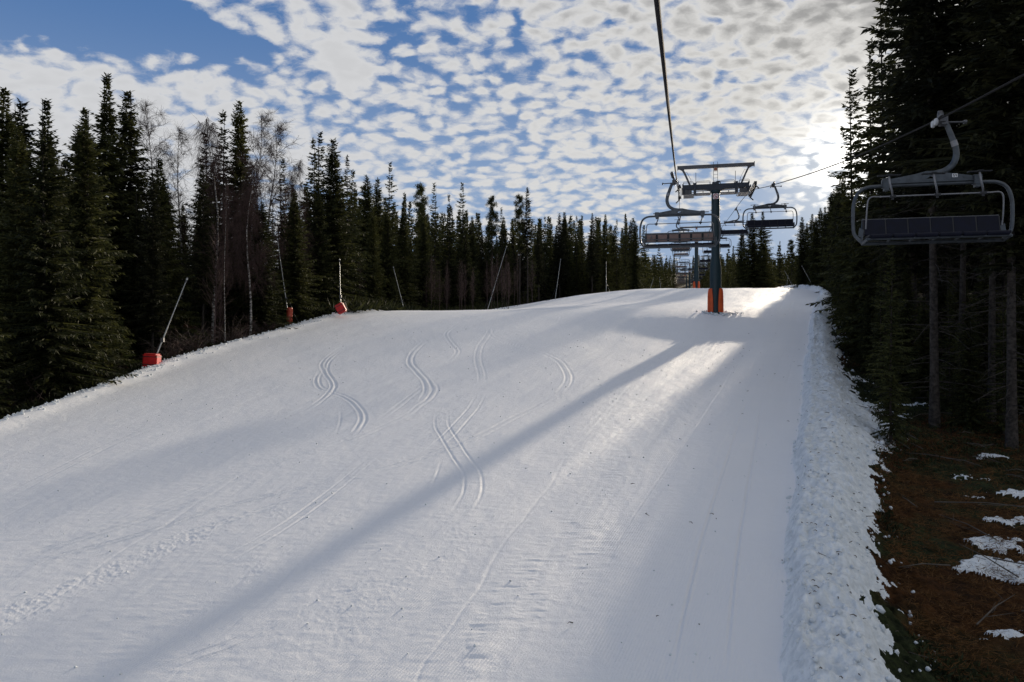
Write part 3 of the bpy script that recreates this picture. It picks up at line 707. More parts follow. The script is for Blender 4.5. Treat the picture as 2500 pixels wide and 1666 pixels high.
# ------------------------------------------------------------------ chair
NUM = {'5': [(0, 4, 2, 4), (0, 4, 0, 2), (0, 2, 2, 2), (2, 2, 2, 0), (2, 0, 0, 0)], '4': [(0, 4, 0, 2), (0, 2, 2, 2), (2, 4, 2, 0)]}
def make_chair(plate=False):
    root = empty('lift_chair')
    # local: x lateral, +y travel direction (front of the seat), z up, origin on the rope; chair centre at x=+0.12
    cx = 0.12
    # grip
    g = MB()
    g.box((-0.06, 0, 0.0), (0.16, 0.42, 0.13)); g.box((-0.13, 0.05, -0.02), (0.14, 0.22, 0.2))
    g.tube([(-0.10, -0.10, 0.02), (-0.16, -0.28, 0.16), (-0.20, -0.42, 0.30)], 0.045, 8)
    for k in range(6):
        q = k / 5
        g.tube([(-0.16 - 0.05 * q, -0.26 - 0.15 * q, 0.14 + 0.14 * q), (-0.16 - 0.05 * q, -0.275 - 0.15 * q, 0.155 + 0.14 * q)], 0.07, 10)
    g.box((-0.21, -0.44, 0.31), (0.09, 0.06, 0.10))
    g.tube([(-0.1, 0.0, -0.04), (-0.60, 0.0, -0.06)], 0.022, 8); g.tube([(-0.58, 0, -0.06), (-0.64, 0, -0.062)], 0.05, 10)
    g.box((0.0, 0.26, 0.05), (0.05, 0.3, 0.05)); g.box((0.0, -0.24, 0.05), (0.05, 0.25, 0.05))
    gr = g.build('grip', M['galvd'], root, True)
    for yy in (-0.05, 0.16):
        w = MB(); w.lathe((0.06, yy, -0.06), [(0.03, -0.03), (0.075, -0.03), (0.085, 0), (0.075, 0.03), (0.03, 0.03)], 14, 'x')
        w.build('guide_wheel', M['whiteroll'], gr, True)
    # hanger
    h = MB()
    pts = catmull([(-0.20, 0, -0.05), (-0.31, 0, -0.35), (-0.40, 0, -0.62), (-0.42, 0, -0.85), (-0.34, 0, -1.06), (-0.16, 0, -1.19), (0.06, 0, -1.24)], 6)
    n = len(pts)
    h.tube([tuple(p) for p in pts], [0.062 + 0.010 * math.sin(math.pi * i / n) for i in range(n)], 10, True, 0.6)
    ha = h.build('hanger', M['galv'], root, True)
    bnd = MB(); bnd.tube([tuple(pts[9]), tuple(pts[12])], 0.078, 12, True, 0.68); bnd.build('collar', M['chrome'], ha, True)
    # yoke
    zt = -1.49
    y = MB()
    yo = [(cx - 1.02, zt + .07), (cx - 0.95, zt + .15), (cx - 0.35, zt + .25), (cx - 0.12, zt + .31), (cx + 0.12, zt + .31), (cx + 0.35, zt + .25), (cx + 0.95, zt + .15), (cx + 1.02, zt + .07)]
    tri = [(cx - 0.10, zt + .13), (cx, zt + .19), (cx + 0.10, zt + .13)]
    # plate built in four quads round the triangular opening
    L = [(cx - 1.02, zt + .07), (cx - 0.95, zt + .15), (cx - 0.35, zt + .25), (cx - 0.12, zt + .31), (cx, zt + .31), (cx, zt + .19), (cx - 0.10, zt + .13), (cx - 0.10, zt + .07)]
    y.prism(L, -0.03, 0.03); y.prism([(2 * cx - a, b_) for a, b_ in L][::-1], -0.03, 0.03)
    y.box((cx, 0, zt + .10), (0.2, 0.058, 0.058))
    y.box((cx, 0, zt + .055), (2.08, 0.12, 0.03))
    for sx in (-1, 1):
        y.box((cx + sx * 0.98, 0, zt + 0.06), (0.17, 0.17, 0.22)); y.box((cx + sx * 0.98, 0, zt - 0.07), (0.11, 0.15, 0.10))
        y.tube([(cx + sx * 1.08, 0.0, zt + .10), (cx + sx * 0.9, 0.0, zt + .10)], 0.06, 10)
    for bx in (-.7, -.45, .45, .7):
        y.tube([(cx + bx, -0.045, zt + .13), (cx + bx, 0.045, zt + .13)], 0.022, 6)
    y.build('yoke', M['galv'], root, False, 0.006)
    # side and top frame loop
    f = MB()
    hw = 1.72; zb = zt - 1.38
    half = catmull([(1.15, 0, zt), (1.40, 0, zt - .02), (1.60, 0, zt - .14), (1.70, 0, zt - .40), (1.72, 0.0, zt - .75), (1.70, 0.0, zt - 1.10), (1.62, 0.03, zt - 1.25), (1.52, 0.06, zt - 1.36)], 5)
    loop = [(cx - p[0], p[1], p[2]) for p in half[::-1]] + [(cx + p[0], p[1], p[2]) for p in half]
    f.tube(loop, 0.042, 12)
    f.build('frame', M['galv'], root, True)
    # seat structure
    b = MB()
    b.tube([(cx - 1.54, 0.06, zb + 0.0), (cx + 1.54, 0.06, zb + 0.0)], 0.045, 10)
    b.tube([(cx - 1.50, 0.50, zb + 0.05), (cx + 1.50, 0.50, zb + 0.05)], 0.035, 8)
    for sx in (-1, 1):
        b.tube([(cx + sx * 1.52, 0.06, zb), (cx + sx * 1.50, 0.50, zb + .05)], 0.04, 8)
        b.tube([(cx + sx * 1.54, 0.06, zb), (cx + sx * 1.50, -0.08, zb + .25), (cx + sx * 1.46, -0.16, zb + .62)], 0.03, 8)
        b.prism([(cx + sx * 1.49, zb + 0.14), (cx + sx * 1.60, zb + 0.20), (cx + sx * 1.57, zb + .40), (cx + sx * 1.47, zb + .34)], -0.03, -0.015)
    for i in range(7):
        b.bar((cx - 1.47 + i * 0.49, 0.06, zb + .02), (cx - 1.47 + i * 0.49, 0.50, zb + .07), 0.04, 0.03)
    b.build('seat_frame', M['galv'], root, True)
    se = MB()
    for i in range(6):
        x0 = cx - 1.47 + 0.49 * i + 0.245
        se.box((x0, 0.31, zb + .125), (0.455, 0.46, 0.07)); se.tube([(x0 - .225, 0.55, zb + .105), (x0 + .225, 0.55, zb + .105)], 0.055, 8)
    se.m = 1
    for i in range(7): se.box((cx - 1.47 + i * .49, 0.33, zb + .125), (0.03, 0.50, 0.06))
    se.build('seat', [M['pad'], M['black']], root, False, 0.01)
    rot = Matrix.Rotation(R(12), 3, 'X')
    ba = MB(); sh = MB(); dv = MB()
    for i in range(6):
        x0 = cx - 1.47 + 0.49 * i + 0.245
        ba.box((x0, -0.055, zb + .40), (0.462, 0.05, 0.39), rot)
        sh.box((x0, -0.100, zb + .40), (0.41, 0.022, 0.31), rot)
    for i in range(7):
        dv.box((cx - 1.47 + i * .49, -0.075, zb + .40), (0.045, 0.075, 0.38), rot)
    for src, mi in ((sh, 1), (dv, 2)):
        ba.m = mi; ba.add(src.V, src.F)
    back = ba.build('backrest', [M['pad'], M['shell'], M['black']], root, False, 0.01)
    rl = MB()
    rl.tube([(cx - 1.47, -0.11, zb + .33), (cx + 1.47, -0.11, zb + .33)], 0.022, 8)
    rl.box((cx, -0.140, zb + .585), (2.98, 0.035, 0.06), rot)
    rl.box((cx, -0.095, zb + .235), (2.98, 0.03, 0.035), rot)
    for i in range(6):
        x0 = cx - 1.47 + 0.49 * i
        for q in (0.04, 0.45): rl.bar((x0 + q, -0.125, zb + .26), (x0 + q, -0.145, zb + .56), 0.02, 0.012)
    for q in (-1.22, 1.22): rl.box((cx + q, -0.12, zb + .50), (0.05, 0.03, 0.14)); rl.box((cx + q, -0.118, zb + .42), (0.06, 0.03, 0.05))
    rl.build('back_rail', M['galvd'], back)
    # safety bar, raised
    s = MB()
    zr = zt - .30
    bar = catmull([(1.46, 0.12, zb + .34), (1.46, 0.18, zb + .62), (1.44, 0.24, zr - .10), (1.36, 0.26, zr), (1.2, 0.26, zr)], 4)
    s.tube([(cx - p[0], p[1], p[2]) for p in bar] + [(cx + p[0], p[1], p[2]) for p in bar[::-1]], 0.019, 8)
    for q in (-0.96, 0.0, 0.96):
        arm = catmull([(cx + q - .06, 0.26, zr), (cx + q - .02, 0.34, zr + .12), (cx + q + .03, 0.38, zr + .28), (cx + q + .05, 0.36, zr + .46)], 4)
        s.tube([tuple(p) for p in arm], 0.024, 8)
    sbar = s.build('safety_bar', M['chrome'], root, True)
    for q in (-0.96, 0.0, 0.96):
        c = MB(); c.box((cx + q - .06, 0.26, zr), (0.13, 0.06, 0.06)); c.box((cx + q - 0.06, 0.26, zr - .05), (0.05, 0.03, 0.06)); c.build('clamp', M['black'], sbar)
        fr = MB(); fr.box((cx + q + .05, 0.36, zr + .475), (0.50, 0.12, 0.022)); fr.box((cx + q + .05, 0.36, zr + .49), (0.12, 0.16, 0.02))
        fr.build('footrest', M['black'], sbar, False, 0.004)
    if plate:
        p = MB(); p.box((cx - 0.50, 0.040, zt + .175), (0.115, 0.012, 0.085)); pl = p.build('number_plate', M['white'], root)
        d = MB(); sx = 0.011
        for k, ch in enumerate('54'):
            # seen from +y: x runs the other way
            ox = cx - 0.50 + 0.035 - k * 0.046
            for (x0, y0, x1, y1) in NUM[ch]:
                a0 = Vector((ox - x0 * sx * 1.0, 0.0485, zt + .150 + y0 * 0.0125)); a1 = Vector((ox - x1 * sx, 0.0485, zt + .150 + y1 * 0.0125))
                e = (a1 - a0).normalized() * 0.004
                d.bar(a0 - e, a1 + e, 0.009, 0.006, (0, 1, 0))
        d.build('number', M['black'], pl)
    return root
ch54 = make_chair(True)
chair = make_chair(False)
def place_chair(o, s, side, yaw=0.0):
    off, f = ((0, upZ), (GAUGE, dnZ))[side]
    o.location = LP(s, off, float(f(s)) - 0.02)
    o.rotation_euler = (0, 0, -AZ + (math.pi if side else 0) + yaw)
    return o
place_chair(ch54, 19.4, 1)
tag(ch54, 'empty six-seat chair with number plate 54, the largest and nearest chair', 'lift chair', 'chairs of the ski lift')
place_chair(chair, 33.5, 0)
tag(chair, 'empty six-seat chair seen from behind, brown seat backs, in front of the near tower', 'lift chair', 'chairs of the ski lift')
ords = ['first', 'second', 'third', 'fourth', 'fifth', 'sixth', 'seventh', 'eighth']
down_s = [52.3, 86.9, 119, 151, 183, 215, 247, 279, 311, 343, 375, 407, 439]
up_s = [97, 127, 159, 205, 236, 264, 290, 320, 352, 384, 416, 448]
dl = ['empty navy chair just right of the near tower, hanging below its cross arm',
      'empty chair partly behind the chair right of the near tower',
      'small empty chair touching the right side of the near tower, below two larger ones']
for i, s in enumerate(down_s):
    c = copy_tree(chair); place_chair(c, s, 1)
    lb = dl[i] if i < 3 else ('far empty chair of the down line, %s above the three nearer ones' % ords[i - 3] if i < 6 else 'tiny chair far up the down line among the far towers')
    tag(c, lb, 'lift chair', 'chairs of the ski lift' if i < 6 else 'tiny chairs far up the down line')
ul = ['empty chair half hidden behind the brown-backed chair, only its hanger clear',
      'chair carrying a row of skiers, just under the brown-backed chair',
      'empty chair in the sky gap beyond the chair with skiers',
      'topmost chair in the stack of far chairs left of the second tower']
for i, s in enumerate(up_s):
    c = copy_tree(chair); place_chair(c, s, 0)
    tag(c, ul[i] if i < 4 else 'tiny chair low in the far stack left of the second tower', 'lift chair', 'chairs of the ski lift' if i < 4 else 'tiny chairs stacked in the far gap')
    if i == 1: skier_chair = c

# ------------------------------------------------------------------ towers
def make_tower(H=10.2):
    r = empty('lift_tower')
    s = MB()
    s.lathe((0, 0, 0), [(0.47, -0.6), (0.475, 1.0), (0.475, 3.7), (0.355, 4.6), (0.34, H + .1)], 24)
    s.lathe((0, 0, 0), [(0.44, H - .12), (0.44, H + .02)], 20)
    for z in (5.7, 8.6): s.box((0, 0, z), (0.84, 0.06, 0.05))
    for z in np.arange(0.8, H - .3, 0.3):
        s.tube([(0.50 if z < 4 else 0.38, -0.12, z), (0.50 if z < 4 else 0.38, 0.12, z)], 0.012, 6)
    s.build('shaft', M['teal'], r, True)
    # two padded halves
    for sx in (-1, 1):
        p = MB(); vs = []; fs = []
        na, nz = 14, 10
        for j in range(nz + 1):
            z = -0.15 + 2.02 * j / nz
            half = R(66) - R(14) * (j / nz) ** 3
            for k in range(na + 1):
                a = (0 if sx > 0 else math.pi) + (-half + 2 * half * k / na)
                t = 1 - abs(2 * k / na - 1) ** 6 * 0.6
                rr = 0.485 + 0.17 * t * (1 - 0.45 * (j / nz) ** 8) + 0.02 * (1 - j / nz)
                vs.append((rr * math.cos(a), rr * math.sin(a), z))
            for k in range(na + 1):
                a = (0 if sx > 0 else math.pi) + (-half + 2 * half * k / na)
                vs.append((0.48 * math.cos(a), 0.48 * math.sin(a), z))
        m = 2 * (na + 1)
        for j in range(nz):
            for k in range(na):
                fs.append((j * m + k, j * m + k + 1, (j + 1) * m + k + 1, (j + 1) * m + k))
            fs.append((j * m, (j + 1) * m, (j + 1) * m + na + 1, j * m + na + 1))
            fs.append((j * m + na, j * m + 2 * na + 1, (j + 1) * m + 2 * na + 1, (j + 1) * m + na))
        for k in range(na):
            fs.append((nz * m + k, nz * m + k + 1, nz * m + na + 2 + k, nz * m + na + 1 + k))
        p.add(vs, fs)
        p.build('base_pad', M['orange'], r, True)
    # cross arm
    c = MB(); hg = GAUGE / 2
    c.prism([(-2.75, H + .22), (-2.75, H + .62), (2.75, H + .62), (2.75, H + .22), (0.75, H + .16), (0.35, H + .0), (-0.35, H + .0), (-0.75, H + .16)], -0.22, 0.22)
    c.box((0, 0, H + .66), (0.55, 0.5, 0.24)); c.box((0.22, 0, H + .82), (0.3, 0.3, 0.12))
    for sx in (-1, 1):
        c.box((sx * 2.72, 0, H + .62), (0.12, 0.5, 0.16)); c.box((sx * 1.72, 0, H + .25), (0.22, 0.6, 1.0)); c.box((sx * 2.62, 0, H + .1), (0.14, 0.4, 0.6))
    arm = c.build('cross_arm', M['navy'], r, False, 0.01)
    # maintenance gantry
    g = MB()
    g.box((0, 0, H + 2.17), (6.38, 0.26, 0.28)); g.box((-3.17, 0, H + 2.15), (0.05, 0.32, 0.34)); g.box((3.17, 0, H + 2.19), (0.05, 0.32, 0.40))
    for sx in (-1, 1):
        pts = catmull([(sx * 2.78, 0, H + 2.02), (sx * 2.66, 0, H + 1.82), (sx * 2.52, 0, H + 1.54), (sx * 2.13, 0, H + .62)], 5)
        for a, b_ in zip(pts[:-1], pts[1:]): g.bar(a, b_, 0.15, 0.22, (0, 1, 0))
        g.prism([(sx * 3.05, H + 2.04), (sx * 2.62, H + 2.04), (sx * 2.60, H + 1.70), (sx * 2.75, H + 1.87)], -0.05, 0.05)
        g.tube([(sx * 2.50, 0.1, H + 1.75), (sx * 2.40, 0.1, H + 1.80), (sx * 2.02, 0.1, H + 1.05), (sx * 2.08, 0.1, H + .98)], 0.014, 6)
    g.build('maintenance_frame', M['galvd'], r)
    l = MB()
    for sx in (-1, 1): l.tube([(sx * .17, -0.16, H + .7), (sx * .17, -0.16, H + 2.5)], 0.018, 6)
    for z in np.arange(H + .85, H + 2.3, 0.28): l.tube([(-.17, -0.16, z), (.17, -0.16, z)], 0.012, 6)
    lad = l.build('ladder', M['galvd'], r)
    q = MB(); q.box((0, -0.19, H + 1.86), (0.28, 0.02, 0.26)); q.build('plate', M['signorange'], lad)
    rl = MB()
    for x0, x1 in ((-2.68, -1.85), (-1.6, -0.45), (0.4, 1.55), (1.95, 2.75)):
        for yy in (-0.25, 0.25):
            rl.tube([(x0, yy, H + .6), (x0, yy, H + .82), (x0 + .06, yy, H + .88), (x1 - .06, yy, H + .88), (x1, yy, H + .82), (x1, yy, H + .6)], 0.018, 6)
    rl.build('handrail', M['galvd'], arm)
    for x0, zz in ((-1.64, H + .7), (1.62, H + .7)):
        a = MB(); a.bar((x0, -.2, zz - .2), (x0, -.2, zz + .95), 0.05, 0.04); a.build('marker_post', M['galvd'], arm)
    # walkways and sheave trains
    w = MB()
    for sx in (-1, 1):
        for yy in (-0.5, 0.5):
            w.box((sx * 1.05, yy, H - .02), (1.3, 0.05, 0.05)); w.box((sx * 1.05, yy, H - .20), (1.3, 0.05, 0.05))
            w.box((sx * 1.05, yy, H - .11), (0.06, 0.05, 0.18))
        w.box((sx * 1.05, 0, H - .20), (1.3, 1.0, 0.03))
        w.box((sx * 2.25, 0, H - .32), (0.85, 1.8, 0.05)); w.box((sx * 2.25, -.9, H - .20), (0.85, 0.04, 0.04))
        for yy in (-.9, .9): w.bar((sx * 1.78, yy, H - .32), (sx * 1.78, yy, H + .2), 0.04)
    w.build('walkway', M['galvd'], arm)
    for sx in (-1, 1):
        t = MB(); t.box((sx * 2.35, 0, H + .0), (0.75, 0.36, 0.36)); t.box((sx * (hg - .17), 0, H - .02), (0.05, 4.6, 0.16)); t.box((sx * (hg - .28), 0, H + .12), (0.1, 2.4, 0.2))
        for k in range(4):
            t.box((sx * (hg - .15), -1.95 + 1.3 * k, H + .06), (0.04, 0.85, 0.14))
        t.tube([(sx * (hg + .12), -2.2, H + .12), (sx * (hg + .12), 2.2, H + .42)], 0.015, 6)
        ta = t.build('sheave_frame', M['galvd'], arm, False, 0.006)
        slope = 0.165
        for k in range(8):
            yy = -2.3 + 0.655 * k
            wh = MB(); wh.lathe((sx * hg, yy, H - .09 + slope * yy * 0 + 0.0), [(0.05, -.06), (0.20, -.06), (0.21, -.04), (0.175, 0), (0.21, .04), (0.20, .06), (0.05, .06)], 16, 'x')
            wh.build('sheave_wheel', M['black'], ta, True)
        for yy in (-2.55, 2.55):
            cc = MB(); cc.bar((sx * hg, yy, H - .15), (sx * (hg + .28), yy, H - .42), 0.05, 0.09); cc.box((sx * (hg - .02), yy, H + .05), (0.22, 0.12, 0.28)); cc.build('rope_catcher', M['black'], ta)
    # prohibition sign: red ring and bar over a small seated figure
    sg = MB(); sg.box((0, -0.372, H - .48), (0.46, 0.02, 0.46)); si = sg.build('sign', M['white'], r)
    rg = MB(); nn = 28
    for rr0, rr1 in ((0.155, 0.205),):
        vs = [(rr * math.cos(2 * math.pi * k / nn), -0.386 - 0.003 * d_, H - .48 + rr * math.sin(2 * math.pi * k / nn)) for rr in (rr0, rr1) for k in range(nn) for d_ in (0,)]
        rg.add(vs, [(k, (k + 1) % nn, nn + (k + 1) % nn, nn + k) for k in range(nn)])
    rg.bar((-0.12, -0.388, H - .36), (0.12, -0.388, H - .60), 0.035, 0.004, (0, 1, 0))
    rg.build('red_ring', M['signred'], si)
    fg = MB()
    for a, b_ in (((-.08, -.02), (-.02, .05)), ((-.02, .05), (.05, .02)), ((.05, .02), (.09, -.05)), ((-.09, -.07), (.06, -.08)), ((-.03, -.03), (-.03, -.08)), ((.0, .02), (.02, -.04))):
        fg.bar((a[0], -0.3845, H - .48 + a[1]), (b_[0], -0.3845, H - .48 + b_[1]), 0.028, 0.002, (0, 1, 0))
    fg.build('figure', M['black'], si)
    return r
tw = make_tower()
def place_tower(o, s, zrope):
    p = LP(s, GAUGE / 2, 0)
    o.location = (p.x, p.y, zrope - 0.10 - 10.2 + .09 - .12)
    o.rotation_euler = (0, 0, -AZ)
    return o
place_tower(tw, 65.7, 12.95)
tag(tw, 'near lift tower with bright orange base pads standing on the slope', 'lift tower', 'towers of the chairlift')
tl_ = ['second lift tower, its orange base pads just showing over the crest', 'third lift tower, thin dark shaft among the stacked chairs', 'distant lift tower beyond the third one', 'farthest lift tower, tiny against the sky gap']
for i, s in enumerate((147.2, 268, 420.2, 600.2)):
    t = copy_tree(tw); place_tower(t, s, float(upZ(s))); tag(t, tl_[i], 'lift tower', 'towers of the chairlift')
# ring of kicked-up snow at the near tower's foot
tp = LP(65.7, GAUGE / 2, 0)
print('tower ground', G(tp.x, tp.y), tw.location.z)

# ------------------------------------------------------------------ skiers on the far chair
def body_mesh(jk):
    """seated person from behind, one skin surface"""
    me = bpy.data.meshes.new('person')
    V = [(0, 0, 0), (0, -.02, .22), (0, -.03, .42), (0, -.02, .52), (0, 0, .60), (0, .01, .72),
         (-.17, -.02, .44), (-.27, .06, .26), (-.22, .24, .14), (-.20, .32, .12), (.17, -.02, .44), (.27, .06, .26), (.22, .24, .14), (.20, .32, .12),
         (-.10, .02, -.02), (-.13, .42, .0), (-.13, .48, -.40), (-.13, .60, -.46), (.10, .02, -.02), (.13, .42, .0), (.13, .48, -.40), (.13, .60, -.46)]
    E = [(0, 1), (1, 2), (2, 3), (3, 4), (4, 5), (2, 6), (6, 7), (7, 8), (8, 9), (2, 10), (10, 11), (11, 12), (12, 13), (0, 14), (14, 15), (15, 16), (16, 17), (0, 18), (18, 19), (19, 20), (20, 21)]
    rad = [.15, .16, .17, .065, .09, .085, .08, .065, .05, .045, .08, .065, .05, .045, .10, .085, .065, .055, .10, .085, .065, .055]
    me.from_pydata(V, E, [])
    o = bpy.data.objects.new('person', me); COL.objects.link(o)
    md = o.modifiers.new('s', 'SKIN'); md.use_smooth_shade = True
    for i, v in enumerate(me.skin_vertices[0].data): v.radius = (rad[i] * (1.15 if i < 3 else 1), rad[i]); v.use_root = (i == 0)
    o.modifiers.new('u', 'SUBSURF').levels = 1
    dg = bpy.context.evaluated_depsgraph_get()
    em = bpy.data.meshes.new_from_object(o.evaluated_get(dg))
    bpy.data.objects.remove(o)
    em.materials.clear()
    for mt in (jk, M['pants'], M['helmet']): em.materials.append(mt)
    for p in em.polygons:
        c = p.center
        p.material_index = 1 if (c.z < 0.06 and not (abs(c.x) > .18 and c.z > .08)) else 0
    return em
bodies = [body_mesh(M['jacket_r']), body_mesh(M['jacket_d'])]
sk = [(0, 'skier in a red jacket at the left end of the occupied far chair', -1.2), (1, 'dark-clad skier beside the red-jacketed one at the left end', -.72), (1, 'dark-clad skier just left of the middle of the occupied chair', -.24),
      (0, 'skier in red right of the middle of the occupied chair', .24), (1, 'dark-clad skier second from the right on the occupied chair', .73), (1, 'dark-clad skier at the right end of the occupied chair', 1.2)]
for bi, lb, x in sk:
    p = bpy.data.objects.new('person', bodies[bi]); link(p)
    loc = skier_chair.matrix_basis @ Vector((0.12 + x, 0.12, -1.49 - 1.38 + .30))
    p.location = loc; p.rotation_euler = (0, 0, -AZ)
    tag(p, lb, 'person', 'skiers riding the occupied chair')
    hm = MB(); hm.lathe((0, 0, .70), [(0.09, -.08), (0.125, -.02), (0.13, .05), (0.10, .12), (0.04, .15)], 12); hm.build('helmet', M['helmet'], p, True)
    for sx in (-.13, .13):
        k = MB(); k.bar((sx, -.15, -.60), (sx, 1.35, -.42), 0.09, 0.03); k.box((sx, .58, -.47), (0.10, .30, .08)); k.build('ski', M['ski'], p)

# ------------------------------------------------------------------ snow lances along the edges
def lance(bx, by, Z, tx, ty, pad=None, label='', rad=0.030, roll=0.0):
    """base and tip given as picture directions at depth Z"""
    X = (bx - 1250) / 1805 * Z
    zb = (833 - by) / 1805 * Z
    base = Vector((X, Z, min(zb, G(X, Z)) if pad is None else zb))
    tip = Vector(((tx - 1250) / 1805 * Z, Z, (833 - ty) / 1805 * Z))
    gz = G(X, Z)
    base.z = gz - 0.1 if pad is None else max(gz, zb) - .05
    r = empty('snow_lance', base)
    d = tip - base
    mb = MB(); mb.tube([(0, 0, 0), tuple(d * .45), tuple(d * .452), tuple(d)], [rad * 1.5, rad * 1.25, rad, rad * .85], 8)
    mb.tube([tuple(d * .985), tuple(d * 1.0)], rad * 1.8, 8)
    mb.build('pole', M['lance'], r, True)
    u = d.normalized()
    hd = MB(); hd.tube([tuple(u * (d.length - .25)), tuple(u * (d.length + .05))], rad * 1.7, 8); hd.build('nozzle_head', M['galvd'], r, True)
    hs = MB()
    sx = 1 if tx > bx else -1
    pts = catmull([tuple(d * .30), tuple(d * .30 + Vector((-sx * .25, .15, -.25))), tuple(d * .12 + Vector((-sx * .45, .3, -.1))), (-sx * .7, .5, .15), (-sx * 1.3, 1.2, .02)], 5)
    hs.tube([tuple(p) for p in pts], .022, 6); hs.build('hose', M['black'], r, True)
    vb = MB(); vb.box(tuple(d * .30), (.16, .16, .24)); vb.build('valve_box', M['galvd'], r, False, .01)
    if pad:
        kind, w, h, mat, tilt = pad
        p = MB()
        if kind == 'box':
            rr = Matrix.Rotation(tilt, 3, 'Y')
            p.box((0, 0, 0), (w, w * .8, h))
            o = p.build('base_pad', mat, r, True, 0.07)
            for zz in (-.28, .28):
                st = MB(); st.box((0, 0, h * zz), (w * 1.012, w * .812, .045)); st.build('strap', M['black'], o, False, .004)
            o.rotation_euler = (0, tilt, 0); o.location = (0, 0, h * .42)
        else:
            p.lathe((0, 0, 0), [(w * .4, -h / 2), (w * .5, -h / 2 + .06), (w * .5, h / 2 - .08), (w * .4, h / 2)], 18)
            for zz in (-.3, 0, .3): p.lathe((0, 0, h * zz), [(w * .5, -.03), (w * .525, -.02), (w * .525, .02), (w * .5, .03)], 18)
            o = p.build('base_pad', mat, r, True)
            o.rotation_euler = (0, tilt, 0); o.location = (0, 0, h * .5)
    return tag(r, label, 'snow lance', 'snow lances along the piste edges')
lance(371, 915, 40.5, 457, 680, ('box', .78, .76, M['redpad'], R(3)), 'leaning snow lance with a square bright red base pad, lowest on the left edge')
lance(707, 792, 58, 677, 583, ('cyl', .46, 1.35, M['redor'], R(2)), 'snow lance with a tall faded orange-red cylindrical pad at the wood edge')
lance(832, 762, 61, 829, 633, ('box', .72, .82, M['redpad'], R(-28)), 'upright snow lance with a tilted red base pad on the left edge')
lance(990, 752, 82, 960, 652, None, 'thin bare snow lance leaning left, no pad, right of the tilted red pad')
lance(1188, 700, 98, 1237, 601, None, 'thin snow lance leaning steeply right before the brushwood')
lance(1355, 712, 112, 1369, 633, None, 'thin snow lance leaning slightly right on the crest')
lance(1480, 712, 120, 1480, 640, None, 'thin vertical snow lance on the crest left of the lift')
lance(1583, 702, 175, 1596, 678, None, 'short far snow lance leaning right before the wood left of the lift')
lance(1615, 700, 175, 1610, 678, None, 'short far snow lance leaning left before the wood left of the lift')
lance(1990, 702, 105, 1958, 650, None, 'thin snow lance leaning left at the top of the snow bank')
lance(1944, 704, 130, 1916, 662, None, 'small snow lance leaning left behind the crest, right of the lift')
lance(1919, 704, 130, 1924, 672, None, 'small near-vertical snow lance behind the crest, right of the lift')

